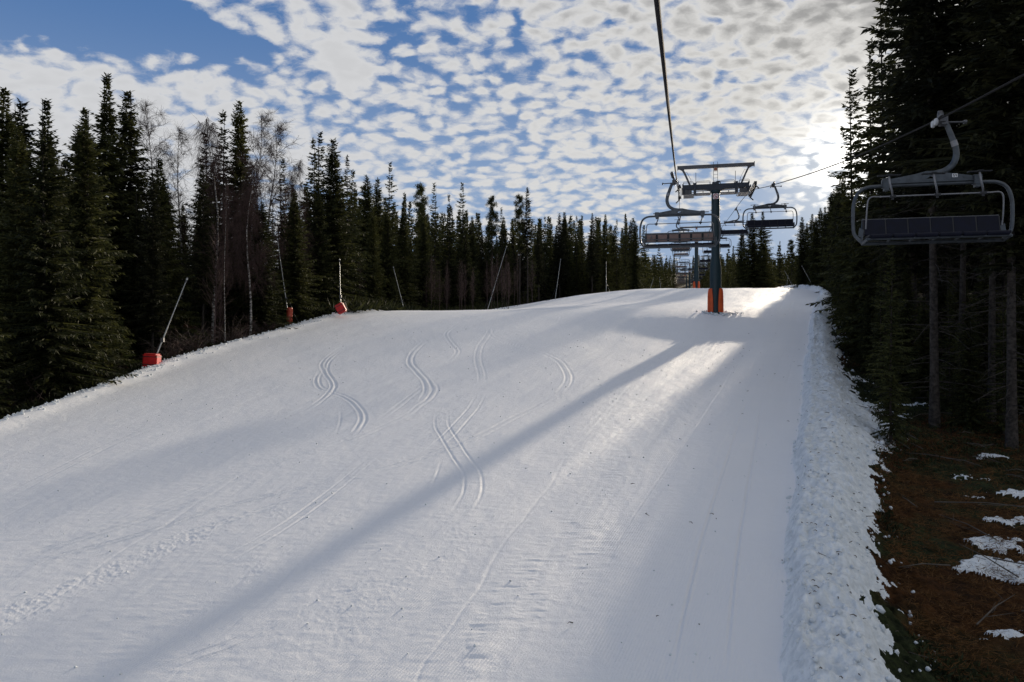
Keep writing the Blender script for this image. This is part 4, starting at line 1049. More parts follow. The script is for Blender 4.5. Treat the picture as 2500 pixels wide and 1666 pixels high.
# ------------------------------------------------------------------ trees
rng = np.random.default_rng(7)
def nrm(v): return v / (np.linalg.norm(v, axis=-1, keepdims=True) + 1e-9)
def kites(base, dirv, length, width, side):
    """quads: base, left, tip, right"""
    mid = base + dirv * (length * 0.42)[:, None]
    tip = base + dirv * length[:, None]
    wv_ = side * (width * 0.5)[:, None]
    V = np.stack([base, mid + wv_, tip, mid - wv_], 1)
    return V.reshape(-1, 3)
def spruce_arrays(seed, H=20.0, Rm=2.4, base=0.06, step=0.30, nb=6, tw=0.15, power=0.85, gap=0.0, droop=1.0, kw=0.15, kl=0.55, taper_low=0.0):
    g = np.random.default_rng(seed)
    B = []; 
    z = base * H
    lobes = g.uniform(0, 6.28)
    while z < H - 0.15:
        f = z / H
        L0 = Rm * min(1.0, ((1 - f) ** power) * 1.18)
        if taper_low and f < base + taper_low: L0 *= 0.45 + 0.55 * (f - base) / taper_low
        L0 = max(L0, 0.18)
        k = nb if L0 > .5 else 4
        a0 = g.uniform(0, 6.28)
        wh = g.uniform(0.78, 1.12)
        for i in range(k):
            if g.random() < gap * (0.4 + 0.6 * f): continue
            a = a0 + 6.283 * i / k + g.normal(0, .25)
            L = L0 * wh * g.uniform(0.5, 1.25) * (1 + 0.20 * math.sin(a * 2 + lobes + z * .35) + 0.12 * math.sin(z * 1.1 + lobes * 3))
            B.append((a, z + g.normal(0, .06), L, f))
        z += step * (0.75 + 0.5 * g.random()) * (1.0 if f < .8 else 0.72)
    bs = []; ds = []; ls = []; ws = []; sd = []
    for (a, z, L, f) in B:
        n = max(3, int(L / tw))
        t = (np.arange(n) + 0.5 * g.random(n)) / n
        pitch0 = (0.5 * f - 0.28 * droop * (1 - f)) + g.normal(0, .07)
        r_ = t * L
        sag = -0.22 * droop * L * (t ** 1.4) * (1 - f * .8) + 0.13 * L * t ** 3
        zz = z + r_ * math.sin(pitch0) + sag
        ca, sa = math.cos(a), math.sin(a)
        p = np.stack([r_ * ca, r_ * sa, zz], -1)
        out = np.array([ca, sa, 0.0]); lat = np.array([-sa, ca, 0.0])
        for s_ in (-1, 1):
            m = n
            fw = g.uniform(0.35, 0.9, m)[:, None]; dn = g.uniform(-0.75, 0.05, m)[:, None] * (0.4 + 0.6 * (1 - f))
            d = nrm(out * fw + lat * s_ + np.array([0, 0, 1.0]) * dn)
            l_ = kl * (1.15 - 0.75 * t) * g.uniform(0.6, 1.2, m) * min(1.0, 0.35 + L / 1.8)
            sv = nrm(np.cross(d, np.array([0, 0, 1.0]) + 0.5 * g.normal(0, 1, (m, 3))))
            bs.append(p); ds.append(d); ls.append(l_); ws.append(np.full(m, kw) * g.uniform(.7, 1.3, m)); sd.append(sv)
        # hanging and axial sprays
        d = nrm(out * g.uniform(.2, .8, n)[:, None] + np.array([0, 0, -1.0]) * g.uniform(.2, 1.1, n)[:, None] * (1.1 - f) + lat * g.normal(0, .3, n)[:, None])
        bs.append(p); ds.append(d); ls.append(kl * .8 * g.uniform(.5, 1.1, n) * min(1.0, 0.35 + L / 1.8)); ws.append(np.full(n, kw)); sd.append(nrm(np.cross(d, g.normal(0, 1, (n, 3)))))
        # tip and axis
        dirt = p[-1] - p[0] if n > 1 else out
        bs.append(p[-1:]); ds.append(nrm(dirt[None, :])); ls.append(np.array([kl * .6])); ws.append(np.array([kw])); sd.append(lat[None, :])
        bs.append(np.array([[0, 0, z]])); ds.append(nrm((p[-1] - np.array([0, 0, z]))[None, :])); ls.append(np.array([L])); ws.append(np.array([.09])); sd.append(np.array([[0, 0, 1.0]]))
    # leader
    m = 26
    zt_ = np.linspace(H - 1.0, H - .08, m); a = g.uniform(0, 6.28, m)
    d = nrm(np.stack([np.cos(a), np.sin(a), np.full(m, .8)], -1))
    bs.append(np.stack([np.zeros(m), np.zeros(m), zt_], -1)); ds.append(d); ls.append(np.linspace(.3, .12, m)); ws.append(np.full(m, kw * .6)); sd.append(nrm(np.cross(d, [0, 0, 1.0])))
    V = kites(np.concatenate(bs), np.concatenate(ds), np.concatenate(ls), np.concatenate(ws), np.concatenate(sd))
    Q = np.arange(len(V)).reshape(-1, 4)
    return V, Q
def trunk_mb(seed, H, r0, dead=0, dead_lo=.05, dead_hi=.4, lean=0.15):
    g = np.random.default_rng(seed); mb = MB()
    pts = []; rs = []
    for i in range(9):
        t = i / 8; pts.append((lean * math.sin(t * 3 + seed) * t, lean * math.cos(t * 2.3 + seed) * t - lean * t, -0.8 + (H + .6) * t)); rs.append(max(0.012, r0 * (1 - t) ** 0.8 + (0.35 * r0 if i == 0 else 0)))
    mb.tube(pts, rs, 10)
    for k in range(dead):
        z = H * g.uniform(dead_lo, dead_hi); a = g.uniform(0, 6.28); L = g.uniform(.4, 1.9)
        p0 = np.array([0, 0, z]); dr = np.array([math.cos(a), math.sin(a), g.uniform(-.35, .15)])
        p1 = p0 + dr * L * .5 + [0, 0, -.03]; p2 = p0 + dr * L + [0, 0, -.15 * L + g.normal(0, .1)]
        mb.tube([p0, p1, p2], [.016, .010, .004], 4, False)
        for q in range(3):
            t = g.uniform(.3, .9); b0 = p0 + (p2 - p0) * t; b1 = b0 + (dr * .5 + g.normal(0, .5, 3)) * L * .28
            mb.tube([b0, b1], [.006, .003], 3, False)
    return mb
PROTO = {}
def proto(kind, name, crown, trunk_, mats):
    V, Q = crown
    oc = mesh_np('crown', V, Q, mats[0]); ot = trunk_.build('trunk', mats[1], None, True)
    PROTO[kind] = (oc.data, ot.data, name)
    bpy.data.objects.remove(oc); bpy.data.objects.remove(ot)
for i in range(4):
    proto('full%d' % i, 'spruce_tree', spruce_arrays(100 + i, Rm=(3.2, 2.9, 3.6, 2.6)[i], base=.03, step=.25, nb=7, tw=.115, gap=.06, kw=.125, power=(.85, .75, 1.0, .7)[i]), trunk_mb(i, 20, .17), (M['needle'], M['bark']))
for i in range(4):
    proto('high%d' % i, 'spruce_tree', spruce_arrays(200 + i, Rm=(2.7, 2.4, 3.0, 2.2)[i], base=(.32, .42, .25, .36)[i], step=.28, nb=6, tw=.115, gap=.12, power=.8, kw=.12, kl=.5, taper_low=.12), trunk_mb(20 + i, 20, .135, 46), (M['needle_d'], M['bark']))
for i in range(3):
    proto('sparse%d' % i, 'spruce_tree', spruce_arrays(300 + i, Rm=(2.3, 2.6, 2.1)[i], base=(.06, .1, .05)[i], step=.38, nb=5, tw=.15, gap=.25, power=.9), trunk_mb(30 + i, 20, .13, 14, .05, .2), (M['needle'], M['bark']))
for i in range(2):
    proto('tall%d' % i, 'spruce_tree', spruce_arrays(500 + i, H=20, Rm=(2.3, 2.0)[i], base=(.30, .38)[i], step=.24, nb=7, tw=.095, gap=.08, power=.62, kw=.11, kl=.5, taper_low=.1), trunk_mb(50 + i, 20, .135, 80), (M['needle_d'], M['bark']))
for i in range(2):
    proto('young%d' % i, 'young_spruce', spruce_arrays(400 + i, H=5.0, Rm=1.25, base=.02, step=.17, nb=7, tw=.10, gap=.05, kw=.07, kl=.30, power=.9, droop=.5), trunk_mb(40 + i, 5.0, .06), (M['needle_y'], M['bark']))
def pine_crown(seed):
    g = np.random.default_rng(seed); bs = []; ds = []; ls = []; ws = []; sd = []
    for k in range(60):
        f = g.uniform(.45, 1.0) ** .9; z = 20 * (f if f < .985 else .985); L = 2.3 * (1 - f) ** .45 * g.uniform(.5, 1.1) + .15
        a = g.uniform(0, 6.28); c = np.array([math.cos(a) * L, math.sin(a) * L, z + .35 * L])
        for q in range(4):
            cc = c * np.array([.35 + .22 * q, .35 + .22 * q, 1]) + g.normal(0, .15, 3); n = 55
            d = nrm(g.normal(0, 1, (n, 3)) + [0, 0, .5]); bs.append(np.repeat(cc[None], n, 0) + g.normal(0, .16, (n, 3))); ds.append(d); ls.append(g.uniform(.15, .38, n)); ws.append(np.full(n, .07)); sd.append(nrm(np.cross(d, g.normal(0, 1, (n, 3)))))
        bs.append(np.array([[0, 0, z - .2]])); dd = c - [0, 0, z - .2]; ds.append(nrm(dd[None])); ls.append(np.array([np.linalg.norm(dd)])); ws.append(np.array([.07])); sd.append(np.array([[0, 0, 1.]]))
    V = kites(np.concatenate(bs), np.concatenate(ds), np.concatenate(ls), np.concatenate(ws), np.concatenate(sd))
    return V, np.arange(len(V)).reshape(-1, 4)
proto('pine0', 'pine_tree', pine_crown(3), trunk_mb(60, 20, .2, 12, .2, .5), (M['needle'], M['bark']))
# bare birches
def birch(seed, H=16, droop=0.0, n1=34, spread=2.6, dens=1.0):
    g = np.random.default_rng(seed); mb = MB(); tk = MB()
    top = []
    tp_ = [np.array([0, 0, -.6])]
    for i in range(1, 9): tp_.append(np.array([.35 * math.sin(i * .9 + seed), .3 * math.cos(i * .7 + seed * 2), -.6 + (H * .97 + .6) * i / 8]) * np.array([i / 8 + .2, i / 8 + .2, 1]))
    tk.tube(tp_, [max(.015, .13 * (1 - i / 8.3)) for i in range(9)], 9)
    def at_(f):
        x = f * 8; i = min(7, int(x)); return tp_[i] + (tp_[i + 1] - tp_[i]) * (x - i)
    V = []; 
    def rib(p, q, w):
        d = q - p; s_ = np.cross(d, g.normal(0, 1, 3)); s_ = s_ / (np.linalg.norm(s_) + 1e-9) * w; s2 = np.cross(d, s_); s2 = s2 / (np.linalg.norm(s2) + 1e-9) * w
        V.extend([p + s_, q + s_ * .5, q - s_ * .5, p - s_, p + s2, q + s2 * .5, q - s2 * .5, p - s2])
    for k in range(n1):
        f = .28 + .70 * (k + g.random()) / n1
        p = at_(f); a = g.uniform(0, 6.28); L = spread * (1.15 - f) * g.uniform(.8, 1.3) + .5
        d = np.array([math.cos(a) * .6, math.sin(a) * .6, .85]); d /= np.linalg.norm(d)
        pts = [p]
        for q in range(6):
            d = d + g.normal(0, .10, 3) + np.array([0, 0, -.06]); d /= np.linalg.norm(d)
            pts.append(pts[-1] + d * L / 6)
        for i in range(6): rib(pts[i], pts[i + 1], .022 * (1 - i / 8))
        for q in range(int(13 * dens)):
            i = g.integers(1, 6); b0 = pts[i] + (pts[i + 1] - pts[i]) * g.random()
            dd = nrm((d * .6 + g.normal(0, .55, 3) + [0, 0, .25 - .9 * droop])[None])[0]; l2 = L * g.uniform(.2, .42)
            m1 = b0 + dd * l2 * .5; m2 = m1 + (dd + np.array([0, 0, -.25 - 1.2 * droop])) * l2 * .5
            rib(b0, m1, .010); rib(m1, m2, .007)
            for w_ in range(6):
                t = g.random(); c0 = b0 + (m1 - b0) * t if w_ < 3 else m1 + (m2 - m1) * t
                e = c0 + (nrm((dd * .5 + g.normal(0, .6, 3) + [0, 0, .1 - 1.6 * droop])[None])[0]) * g.uniform(.25, .7) * (1 + droop)
                rib(c0, e, .0055)
    V = np.array(V); return (V, np.arange(len(V)).reshape(-1, 4)), tk
for i, dr in enumerate((0.0, 0.1, 0.9)):
    c, t = birch(11 + i, 16, dr, (40, 34, 46)[i], (2.6, 3.0, 2.4)[i])
    proto('birch%d' % i, 'birch_tree', c, t, (M['birchtwig'], M['birch']))
def sapling(seed):
    g = np.random.default_rng(seed); V = []; tk = MB()
    H = 6; tk.tube([(0, 0, -.3), (.08, .02, 2), (.02, .1, 4), (.1, .1, 6)], [.030, .024, .016, .006], 5)
    for k in range(70):
        f = g.uniform(.25, 1.0); p = np.array([.06, .05, f * H]); a = g.uniform(0, 6.28); L = (1.15 - f) * g.uniform(.6, 1.6) + .2
        q = p + np.array([math.cos(a) * .4, math.sin(a) * .4, .9]) * L
        for (u_, v_, w) in ((p, q, .009), (p + (q - p) * .4, q + g.normal(0, .25, 3), .006), (p + (q - p) * .6, q + g.normal(0, .3, 3), .006)):
            s_ = np.cross(v_ - u_, g.normal(0, 1, 3)); s_ = s_ / np.linalg.norm(s_) * w
            V += [u_ + s_, v_ + s_ * .4, v_ - s_ * .4, u_ - s_]
    V = np.array(V); return (V, np.arange(len(V)).reshape(-1, 4)), tk
for i in range(2):
    c, t = sapling(70 + i); proto('sap%d' % i, 'birch_sapling', c, t, (M['birchtwig'], M['sapling']))
def shrub(seed, R0=1.3):
    g = np.random.default_rng(seed); V = []; tk = MB()
    for k in range(26):
        a = g.uniform(0, 6.28); L = R0 * g.uniform(.7, 1.5); d = np.array([math.cos(a) * .5, math.sin(a) * .5, 1.0]); p = np.array([g.normal(0, .1), g.normal(0, .1), -.1])
        pts = [p]
        for q in range(5): d = d + g.normal(0, .15, 3) + [math.cos(a) * .1, math.sin(a) * .1, -.1]; pts.append(pts[-1] + nrm(d[None])[0] * L / 4)
        tk.tube(pts, [.022, .018, .014, .01, .007, .004], 4, False)
        for q in range(26):
            i = g.integers(1, 5); b0 = pts[i] + (pts[i + 1] - pts[i]) * g.random(); e = b0 + nrm((d * .5 + g.normal(0, .8, 3))[None])[0] * g.uniform(.2, .6)
            s_ = np.cross(e - b0, g.normal(0, 1, 3)); s_ = s_ / np.linalg.norm(s_) * .006
            V += [b0 + s_, e + s_ * .4, e - s_ * .4, b0 - s_]
    V = np.array(V); return (V, np.arange(len(V)).reshape(-1, 4)), tk
for i in range(2):
    c, t = shrub(90 + i); proto('shrub%d' % i, 'bare_shrub', c, t, (M['birchtwig'], M['deadwood']))
NH = {'young': 5.0, 'birch': 16.0, 'sap': 6.0, 'shrub': 2.0}
def tree(kind, x, y, H, label, group=None, cat='tree', rz=None, wide=1.0, zoff=0.0):
    base_h = NH.get(kind.rstrip('0123456789'), 20.0)
    cd, td, nm = PROTO[kind]
    o = bpy.data.objects.new(nm, None)
    s = H / base_h
    o.location = (x, y, G(x, y) + zoff); o.scale = (s * wide, s * wide, s)
    o.rotation_euler = (0, 0, rng.uniform(0, 6.28) if rz is None else rz)
    link(o)
    link(bpy.data.objects.new('crown', cd), o); link(bpy.data.objects.new('trunk', td), o)
    return tag(o, label, cat, group)
placed = []
def key(kind, px, ptop, Z, label, wide=1.0, cat='tree', group=None, H=None):
    x = (px - 1250) / 1805 * Z
    g = G(x, Z)
    h = (833 - ptop) / 1805 * Z - g if H is None else H
    placed.append((x, Z)); 
    return tree(kind, x, Z, h, label, group, cat, None, wide * (1.18 if px < 900 and kind[:4] in ('full', 'spar') else 1.0))
# left side
key('full0', 12, 213, 43, 'dark spruce at the very left picture edge, highest of the two there', 1.0)
key('full1', 52, 247, 46, 'dark spruce just right of the one at the left edge', .95)
key('full2', 262, 178, 50, 'tallest dark spruce of the left wood, pointed top highest', .95)
key('full1', 312, 222, 52, 'tall spruce right beside the tallest one, slightly lower tip', 1.0)
key('full3', 205, 300, 49, 'dark spruce left of the tallest one, lower rounded top', 1.2)
key('full0', 160, 390, 47, 'short dense spruce at the foot left of the tallest spruce', 1.2)
key('full2', 390, 385, 50, 'broad dark spruce below the two bare birches', 1.0)
key('birch0', 365, 232, 60, 'bare grey birch standing behind the two tallest spruces, higher of the pair', 1.0, 'birch')
key('birch1', 442, 302, 62, 'bare grey birch right of the higher one, rounded crown', 1.0, 'birch')
key('birch1', 140, 388, 64, 'bare birch crown peeping out left behind the tall spruces', 1.0, 'birch')
key('sparse1', 500, 322, 60, 'thin spruce with open crown left of the weeping birches', 1.0)
key('sparse0', 545, 268, 61, 'thin spruce tangled with bare birch twigs', 1.1)
key('full3', 585, 247, 62, 'tall spruce with a dense pointed top among the birches', .85)
key('birch2', 522, 275, 54, 'weeping brown-twigged birch in front of the thin spruces', .9, 'birch')
key('birch0', 625, 262, 56, 'bare birch with upright branches right of the dense-topped spruce', 1.0, 'birch')
key('birch0', 662, 285, 62, 'bare birch with pale trunk, farthest right of the tall birches', 1.1, 'birch')
key('birch2', 610, 380, 53, 'low weeping birch with hanging brown twigs near the middle of the left wood', .9, 'birch')
key('sparse2', 690, 385, 66, 'narrow open spruce right of the tall birches', 1.0)
key('full3', 640, 495, 55, 'greener spruce with branches to the ground, by the leaning lance', 1.25)
key('full1', 720, 470, 60, 'green spruce just right of the faded orange lance pad', 1.1)
key('birch2', 725, 380, 64, 'reddish weeping birch between the green spruces', .8, 'birch')
key('sparse0', 765, 335, 72, 'open spruce left of the pair above the tilted red pad', 1.0)
key('sparse1', 782, 322, 73, 'highest spruce above the tilted red pad', 1.0)
key('full1', 814, 340, 70, 'dense spruce above the tilted red pad, hanging lower branches', 1.05)
key('sparse2', 848, 382, 76, 'slim spruce right of the dense one above the red pad', 1.0)
key('sparse0', 862, 412, 80, 'small-topped spruce right of the slim one', 1.0)
key('full3', 895, 430, 90, 'spruce in the dark row left of the lone high spruce', 1.0)
key('full1', 922, 436, 92, 'spruce directly left of the lone high spruce in the dark row', 1.0)
key('sparse1', 953, 395, 95, 'lone high spruce rising above the dark row, left of the middle', .9)
key('sparse0', 988, 468, 100, 'small spike-topped spruce right of the lone high one', .9)
key('pine0', 1028, 455, 108, 'round-topped conifer in the dark row', .9)
key('sparse2', 1060, 447, 110, 'spike-topped spruce right of the round-topped conifer', 1.0)
key('sparse0', 1096, 472, 114, 'open-topped spruce left of the tall spike near the middle', .9)
key('sparse1', 1128, 445, 116, 'tall spiky spruce near the middle of the dark row', 1.0)
key('pine0', 1202, 484, 125, 'crooked-topped conifer left of the tall twin conifers', .8)
key('sparse2', 1224, 507, 128, 'small spike between the crooked-topped and the twin conifers', .9)
key('pine0', 1268, 480, 126, 'left and lower of the tall twin conifers at the middle', .8)
key('high1', 1288, 457, 124, 'right and higher of the tall twin conifers at the middle', 1.0)
for i, (px, pt) in enumerate([(1330, 527), (1366, 520), (1378, 518), (1408, 528), (1421, 524), (1446, 520), (1478, 524), (1506, 536), (1527, 520), (1540, 537), (1550, 540)]):
    key(['sparse0', 'high2', 'full1', 'sparse2'][i % 4], px, pt, 150 + 3 * (i % 5), 'spruce in the dark row between the twin conifers and the brown-backed chair', .95, group='spruces left of the front chair')
# right of the lift beyond the crest
key('full0', 1836, 520, 168, 'left of two pointed spruces right of the lift, under the chair', 1.3)
key('full2', 1862, 516, 170, 'right of two pointed spruces right of the lift, under the chair', 1.2)
key('full1', 1812, 560, 172, 'lower spruce left of the two pointed ones right of the lift', 1.3)
key('sparse0', 1904, 588, 190, 'small thin spruce in the low stretch right of the pointed pair', 1.0)
key('pine0', 1932, 588, 180, 'bushy low conifer right of the lift', 1.1)
for i, (px, pt, Z) in enumerate([(1958, 530, 112), (1983, 522, 113), (2003, 508, 108), (2027, 498, 112), (2046, 490, 116)]):
    key(['full1', 'full0', 'full3', 'high1', 'full2'][i], px, pt, Z, ['pointed spruce left of the right-hand wood, standing clear', 'lower spruce beside the clear pointed one', 'spruce at the far left corner of the right-hand wood', 'bare-stemmed spruce at the corner of the right-hand wood', 'broad spruce under the sunlit tree'][i], 1.1)
# right wood, near
key('sparse1', 2082, 168, 58, 'spruce against the sun glow, sharp top, open left flank', 1.15)
key('sparse1', 2160, -60, 47, 'very tall spruce right of the sun, light shining through its crown', 1.05)
key('high2', 2235, -190, 40, 'tall spruce beyond the near chair hanger, top out of the picture', 1.1)
key('tall1', 2282, -420, 30.5, 'near spruce with a bare speckled trunk behind chair 54', 1.15)
key('high1', 2345, -300, 37, 'thinner bare trunk right of the speckled one behind chair 54')
key('high3', 2420, -300, 31, 'spruce with bare trunk near the right picture edge, third from the speckled trunk')
key('tall0', 2470, -420, 27, 'spruce with thick trunk at the right picture edge', 1.2)
key('sparse0', 2128, 90, 54, 'spruce with drooping low boughs between the sunlit tree and the very tall one')
key('full3', 2095, 560, 50, 'low green spruce at the foot of the right-hand wood', 1.4)
for i, (px, pt, Z) in enumerate([(2175, 700, 27), (2150, 740, 36)]):
    key('sparse0', px, pt - 150, Z, ['thin understorey spruce on the brown ground by the bank', 'thin understorey spruce nearer the wood'][i], 1.0)
for i, (px, Z, pt) in enumerate([(1970, 118, 545), (1992, 105, 530), (2014, 104, 505), (2036, 106, 485), (2022, 97, 515), (2072, 60, 500), (2070, 66, 480), (2060, 72, 520), (2050, 80, 470), (2040, 88, 500), (2044, 95, 450), (2030, 103, 470), (2052, 110, 430), (2036, 120, 460), (2060, 128, 420), (2066, 74, 500), (2072, 90, 470), (2075, 66, 520), (2085, 104, 460), (2100, 84, 480), (2105, 72, 500), (2125, 64, 330), (2148, 74, 420), (2180, 60, 150), (2120, 96, 450), (2150, 108, 430), (2085, 120, 450)]):
    key(['full1', 'full3', 'full0', 'high2', 'high0'][i % 5] if px < 2080 else 'sparse%d' % (i % 3), px, pt, Z, 'spruce on the sunward flank of the right-hand wood, behind the sunlit tree', 1.0, 'tree', 'spruces on the flank of the right wood')
for i, (px, Z, h) in enumerate([(2125, 44, 5.5), (2175, 33, 4.5), (2215, 38, 6.5), (2255, 36, 5), (2320, 33, 6), (2365, 30, 5), (2405, 35, 7), (2450, 29, 5.5), (2490, 33, 6.5), (2300, 42, 7), (2195, 46, 6), (2345, 41, 6.5)]):
    x = (px - 1250) / 1805 * Z; placed.append((x, Z))
    tree(['full1', 'sparse2', 'full3'][i % 3], x, Z, h, 'small dark understorey spruce between the bare trunks of the right wood', 'understorey spruces of the right wood', 'tree', None, 1.3)
# random fill
def clear(x, y, d):
    return all((x - a) ** 2 + (y - b_) ** 2 > d * d for a, b_ in placed)
def in_view(x, y, m=0.06): return y > 3 and abs(x / y) < 0.70 + m
cnt = 0
tries = 0
while cnt < 118 and tries < 12000:      # left wood
    tries += 1
    y = 27 + 150 * rng.random() ** 1.25; e = float(edgeL(y)); x = e - 2.6 - 24 * rng.random() ** 2.0
    if not in_view(x, y, .10) or not clear(x, y, 2.0 + .010 * y): continue
    pr = ['full0', 'full1', 'full3', 'high0', 'full0', 'sparse1', 'full2', 'high2'][rng.integers(8)]
    h = rng.uniform(12.5, 16.0) if y < 100 else rng.uniform(13, 17)
    if y > 64: h = min(h, 17.5)
    cap = 0.245 if y < 70 else (0.205 if y < 110 else 0.175)
    h = min(h, cap * y - G(x, y) - rng.uniform(0, 2.5) if y > 40 else h)
    if h < 6: continue
    placed.append((x, y)); cnt += 1
    tree(pr, x, y, h, 'dark spruce inside the dense wood left of the piste, lower than the skyline trees', 'spruces filling the left wood')
n_left = cnt
cnt = 0; BACK = []
while cnt < 110:
    y = rng.uniform(85, 235); e = float(edgeL(y)); x = e - 4 - 55 * rng.random()
    if x / y < -.30 or not clear(x, y, 1.6 + .008 * y): continue
    a = 0.168 + max(0, -x / y) * .16
    h = a * y * rng.uniform(.90, 1.02) - G(x, y)
    if h < 7 or h > 26: continue
    placed.append((x, y)); cnt += 1
    BACK.append((x, y, h))
cnt = 0; tries = 0
while cnt < 96 and tries < 12000:      # right wood
    tries += 1
    y = 24 + 116 * rng.random() ** 1.1; e = float(edgeR(y) + bermW(y))
    x = e + 4.0 + 34 * rng.random() ** 1.4
    if x / y < 0.485 + 0.0 * y: continue
    if not in_view(x, y, .22) or not clear(x, y, 1.9 + .008 * y): continue
    if x / y < .56 and y < 26: continue
    h = rng.uniform(17, 23)
    if x / y < .56: h = min(h, max(6, .20 * y - G(x, y)))
    placed.append((x, y)); cnt += 1
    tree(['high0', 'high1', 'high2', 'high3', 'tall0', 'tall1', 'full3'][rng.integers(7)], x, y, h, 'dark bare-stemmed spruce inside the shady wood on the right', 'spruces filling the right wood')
for k in range(26):                  # behind the crest, both sides of the lift corridor
    y = rng.uniform(150, 240)
    if k % 2: x = float(edgeL(y)) - 2 - 30 * rng.random()
    else: x = float(edgeR(y)) + 3 + 40 * rng.random()
    if not clear(x, y, 3): continue
    placed.append((x, y))
    h = rng.uniform(12, 16)
    BACK.append((x, y, h))
# young spruces, saplings, shrubs
for px, Z, h, lb in ((295, 43, 4.5, 'small bright green young spruce at the left wood edge'), (235, 40, 3.6, 'small young spruce low at the left edge behind the snow rim'), (180, 38, 5.5, 'yellow-green young spruce near the bottom left corner'), (120, 36, 4.4, 'low young spruce among the twiggy shrubs at bottom left')):
    x = (px - 1250) / 1805 * Z; tree('young%d' % (px % 2), x, Z, h, lb, 'young spruces at the left wood edge', 'young spruce')
for i in range(34):
    px = rng.uniform(985, 1265); Z = rng.uniform(92, 112); x = (px - 1250) / 1805 * Z
    tree('sap%d' % (i % 2), x, Z, rng.uniform(5.0, 8.0), 'thin pale birch sapling in the reddish thicket below the dark row', 'birch saplings in the thicket', 'sapling')
key('birch0', 549, 430, 49, 'long white birch stem below the weeping birch', .35, 'birch')
for i, (px, Z, h) in enumerate([(522, 49, 8.0), (537, 50, 5), (700, 60, 11), (880, 80, 7), (1300, 116, 6.5)]):
    x = (px - 1250) / 1805 * Z
    tree('sap%d' % (i % 2), x, Z, h, ['pale broken-topped birch stem left of the weeping birch', 'short pale stem between the two long birch stems', 'white birch stem behind the faded orange pad', 'thin pale stem between the two red-padded lances and the bare one', 'pale thin stem under the twin conifers'][i], None, 'sapling', None, 1.4)
for i in range(16):
    px = [10, 45, 80, 110, 150, 30, 200, 250, 330, 420, 470, 520, 600, 560, 640, 390][i]; Z = [35, 36, 36, 37, 38, 34, 39, 40, 43, 45, 47, 50, 53, 50, 54, 44][i]
    x = (px - 1250) / 1805 * Z
    tree('shrub%d' % (i % 2), x, Z, rng.uniform(2.2, 4.2) if i < 7 else rng.uniform(1.4, 2.6), 'leafless twiggy shrub behind the left snow rim', 'leafless shrubs along the left edge', 'shrub')

# undergrowth: leaf tufts on the right floor, withered grass, brushwood bank on the left
def scatter(name, label, n, fn, mat, L, wd, up=0.6, per=9):
    bs = []; 
    while len(bs) < n:
        p = fn()
        if p is not None: bs.append(p)
    bs = np.array(bs); z = ground(bs[:, 0], bs[:, 1])
    c = np.stack([bs[:, 0], bs[:, 1], z + .02], -1)
    c = np.repeat(c, per, 0) + rng.normal(0, 1, (n * per, 3)) * np.array([L * .55, L * .55, .02])
    d = nrm(rng.normal(0, 1, (n * per, 3)) * np.array([1, 1, .3]) + [0, 0, up])
    l_ = L * rng.uniform(.5, 1.2, n * per); V = kites(c, d, l_, np.full(n * per, wd), nrm(np.cross(d, rng.normal(0, 1, (n * per, 3)))))
    o = mesh_np(name, V, np.arange(len(V)).reshape(-1, 4), mat)
    return tag(o, label, None, None, 'stuff')
def right_pt():
    y = 9 + 62 * rng.random() ** 1.5; q = 0.95 + 9 * rng.random() ** 1.3
    x = float(edgeR(y)) + float(bermW(y)) * q + 0.4
    return (x, y) if x / y < .95 else None
def heath_ok():
    p = right_pt()
    if p is None: return None
    v = float(fbm(np.array([p[0] / 4.5]), np.array([p[1] / 4.5]), 3, 121)[0])
    return p if v > -0.08 or p[1] > 24 else None
def grass_ok():
    p = right_pt()
    if p is None: return None
    v = float(fbm(np.array([p[0] / 4.5]), np.array([p[1] / 4.5]), 3, 121)[0])
    return p if v < 0.1 and p[1] < 40 else None
scatter('undergrowth', 'dark green heath shrubs covering the forest floor on the right', 9000, heath_ok, M['heath'], .16, .045, .7, 10)
scatter('grass', 'withered orange brown grass on the forest floor on the right', 5000, grass_ok, M['grassb'], .20, .012, .25, 12)
def brush_pt():
    y = rng.uniform(64, 118); x = float(edgeL(y)) - rng.uniform(-.3, 5); return (x, y)
scatter('brushwood', 'dark low brushwood along the upper left piste edge', 3600, brush_pt, M['needle'], 1.3, .16, 1.0, 12)
def edge_pt():
    y = rng.uniform(28, 64); x = float(edgeL(y)) - rng.uniform(.8, 6); return (x, y)
scatter('weeds', 'dark low weeds behind the left snow rim', 2200, edge_pt, M['heath'], .5, .07, .7, 10)

# lumps of snow on the bank and the rough bands
g = np.random.default_rng(5)
ico = [(-.53, 0, .85), (.53, 0, .85), (-.53, 0, -.85), (.53, 0, -.85), (0, .85, .53), (0, .85, -.53), (0, -.85, .53), (0, -.85, -.53), (.85, .53, 0), (-.85, .53, 0), (.85, -.53, 0), (-.85, -.53, 0)]
icf = [(0, 4, 1), (0, 9, 4), (9, 5, 4), (4, 5, 8), (4, 8, 1), (8, 10, 1), (8, 3, 10), (5, 3, 8), (5, 2, 3), (2, 7, 3), (7, 10, 3), (7, 6, 10), (7, 11, 6), (11, 0, 6), (0, 1, 6), (6, 1, 10), (9, 0, 11), (9, 11, 2), (9, 2, 5), (7, 2, 11)]
ico = np.array(ico); icf = np.array(icf)
Vs = []; Fs = []
for k in range(1700):
    if k < 1200:
        y = 9.5 + 75 * g.random() ** 1.6; q = g.uniform(-.08, 1.35); x = float(edgeR(y)) + q * float(bermW(y)); r = g.uniform(.015, .055) * (1 if g.random() < .93 else 1.8)
    else:
        y = 28 + 38 * g.random(); x = float(edgeL(y)) + g.normal(.35, .3); r = g.uniform(.02, .07)
    Vs.append((x, y, r, g.normal(1, .25, (12, 3))))
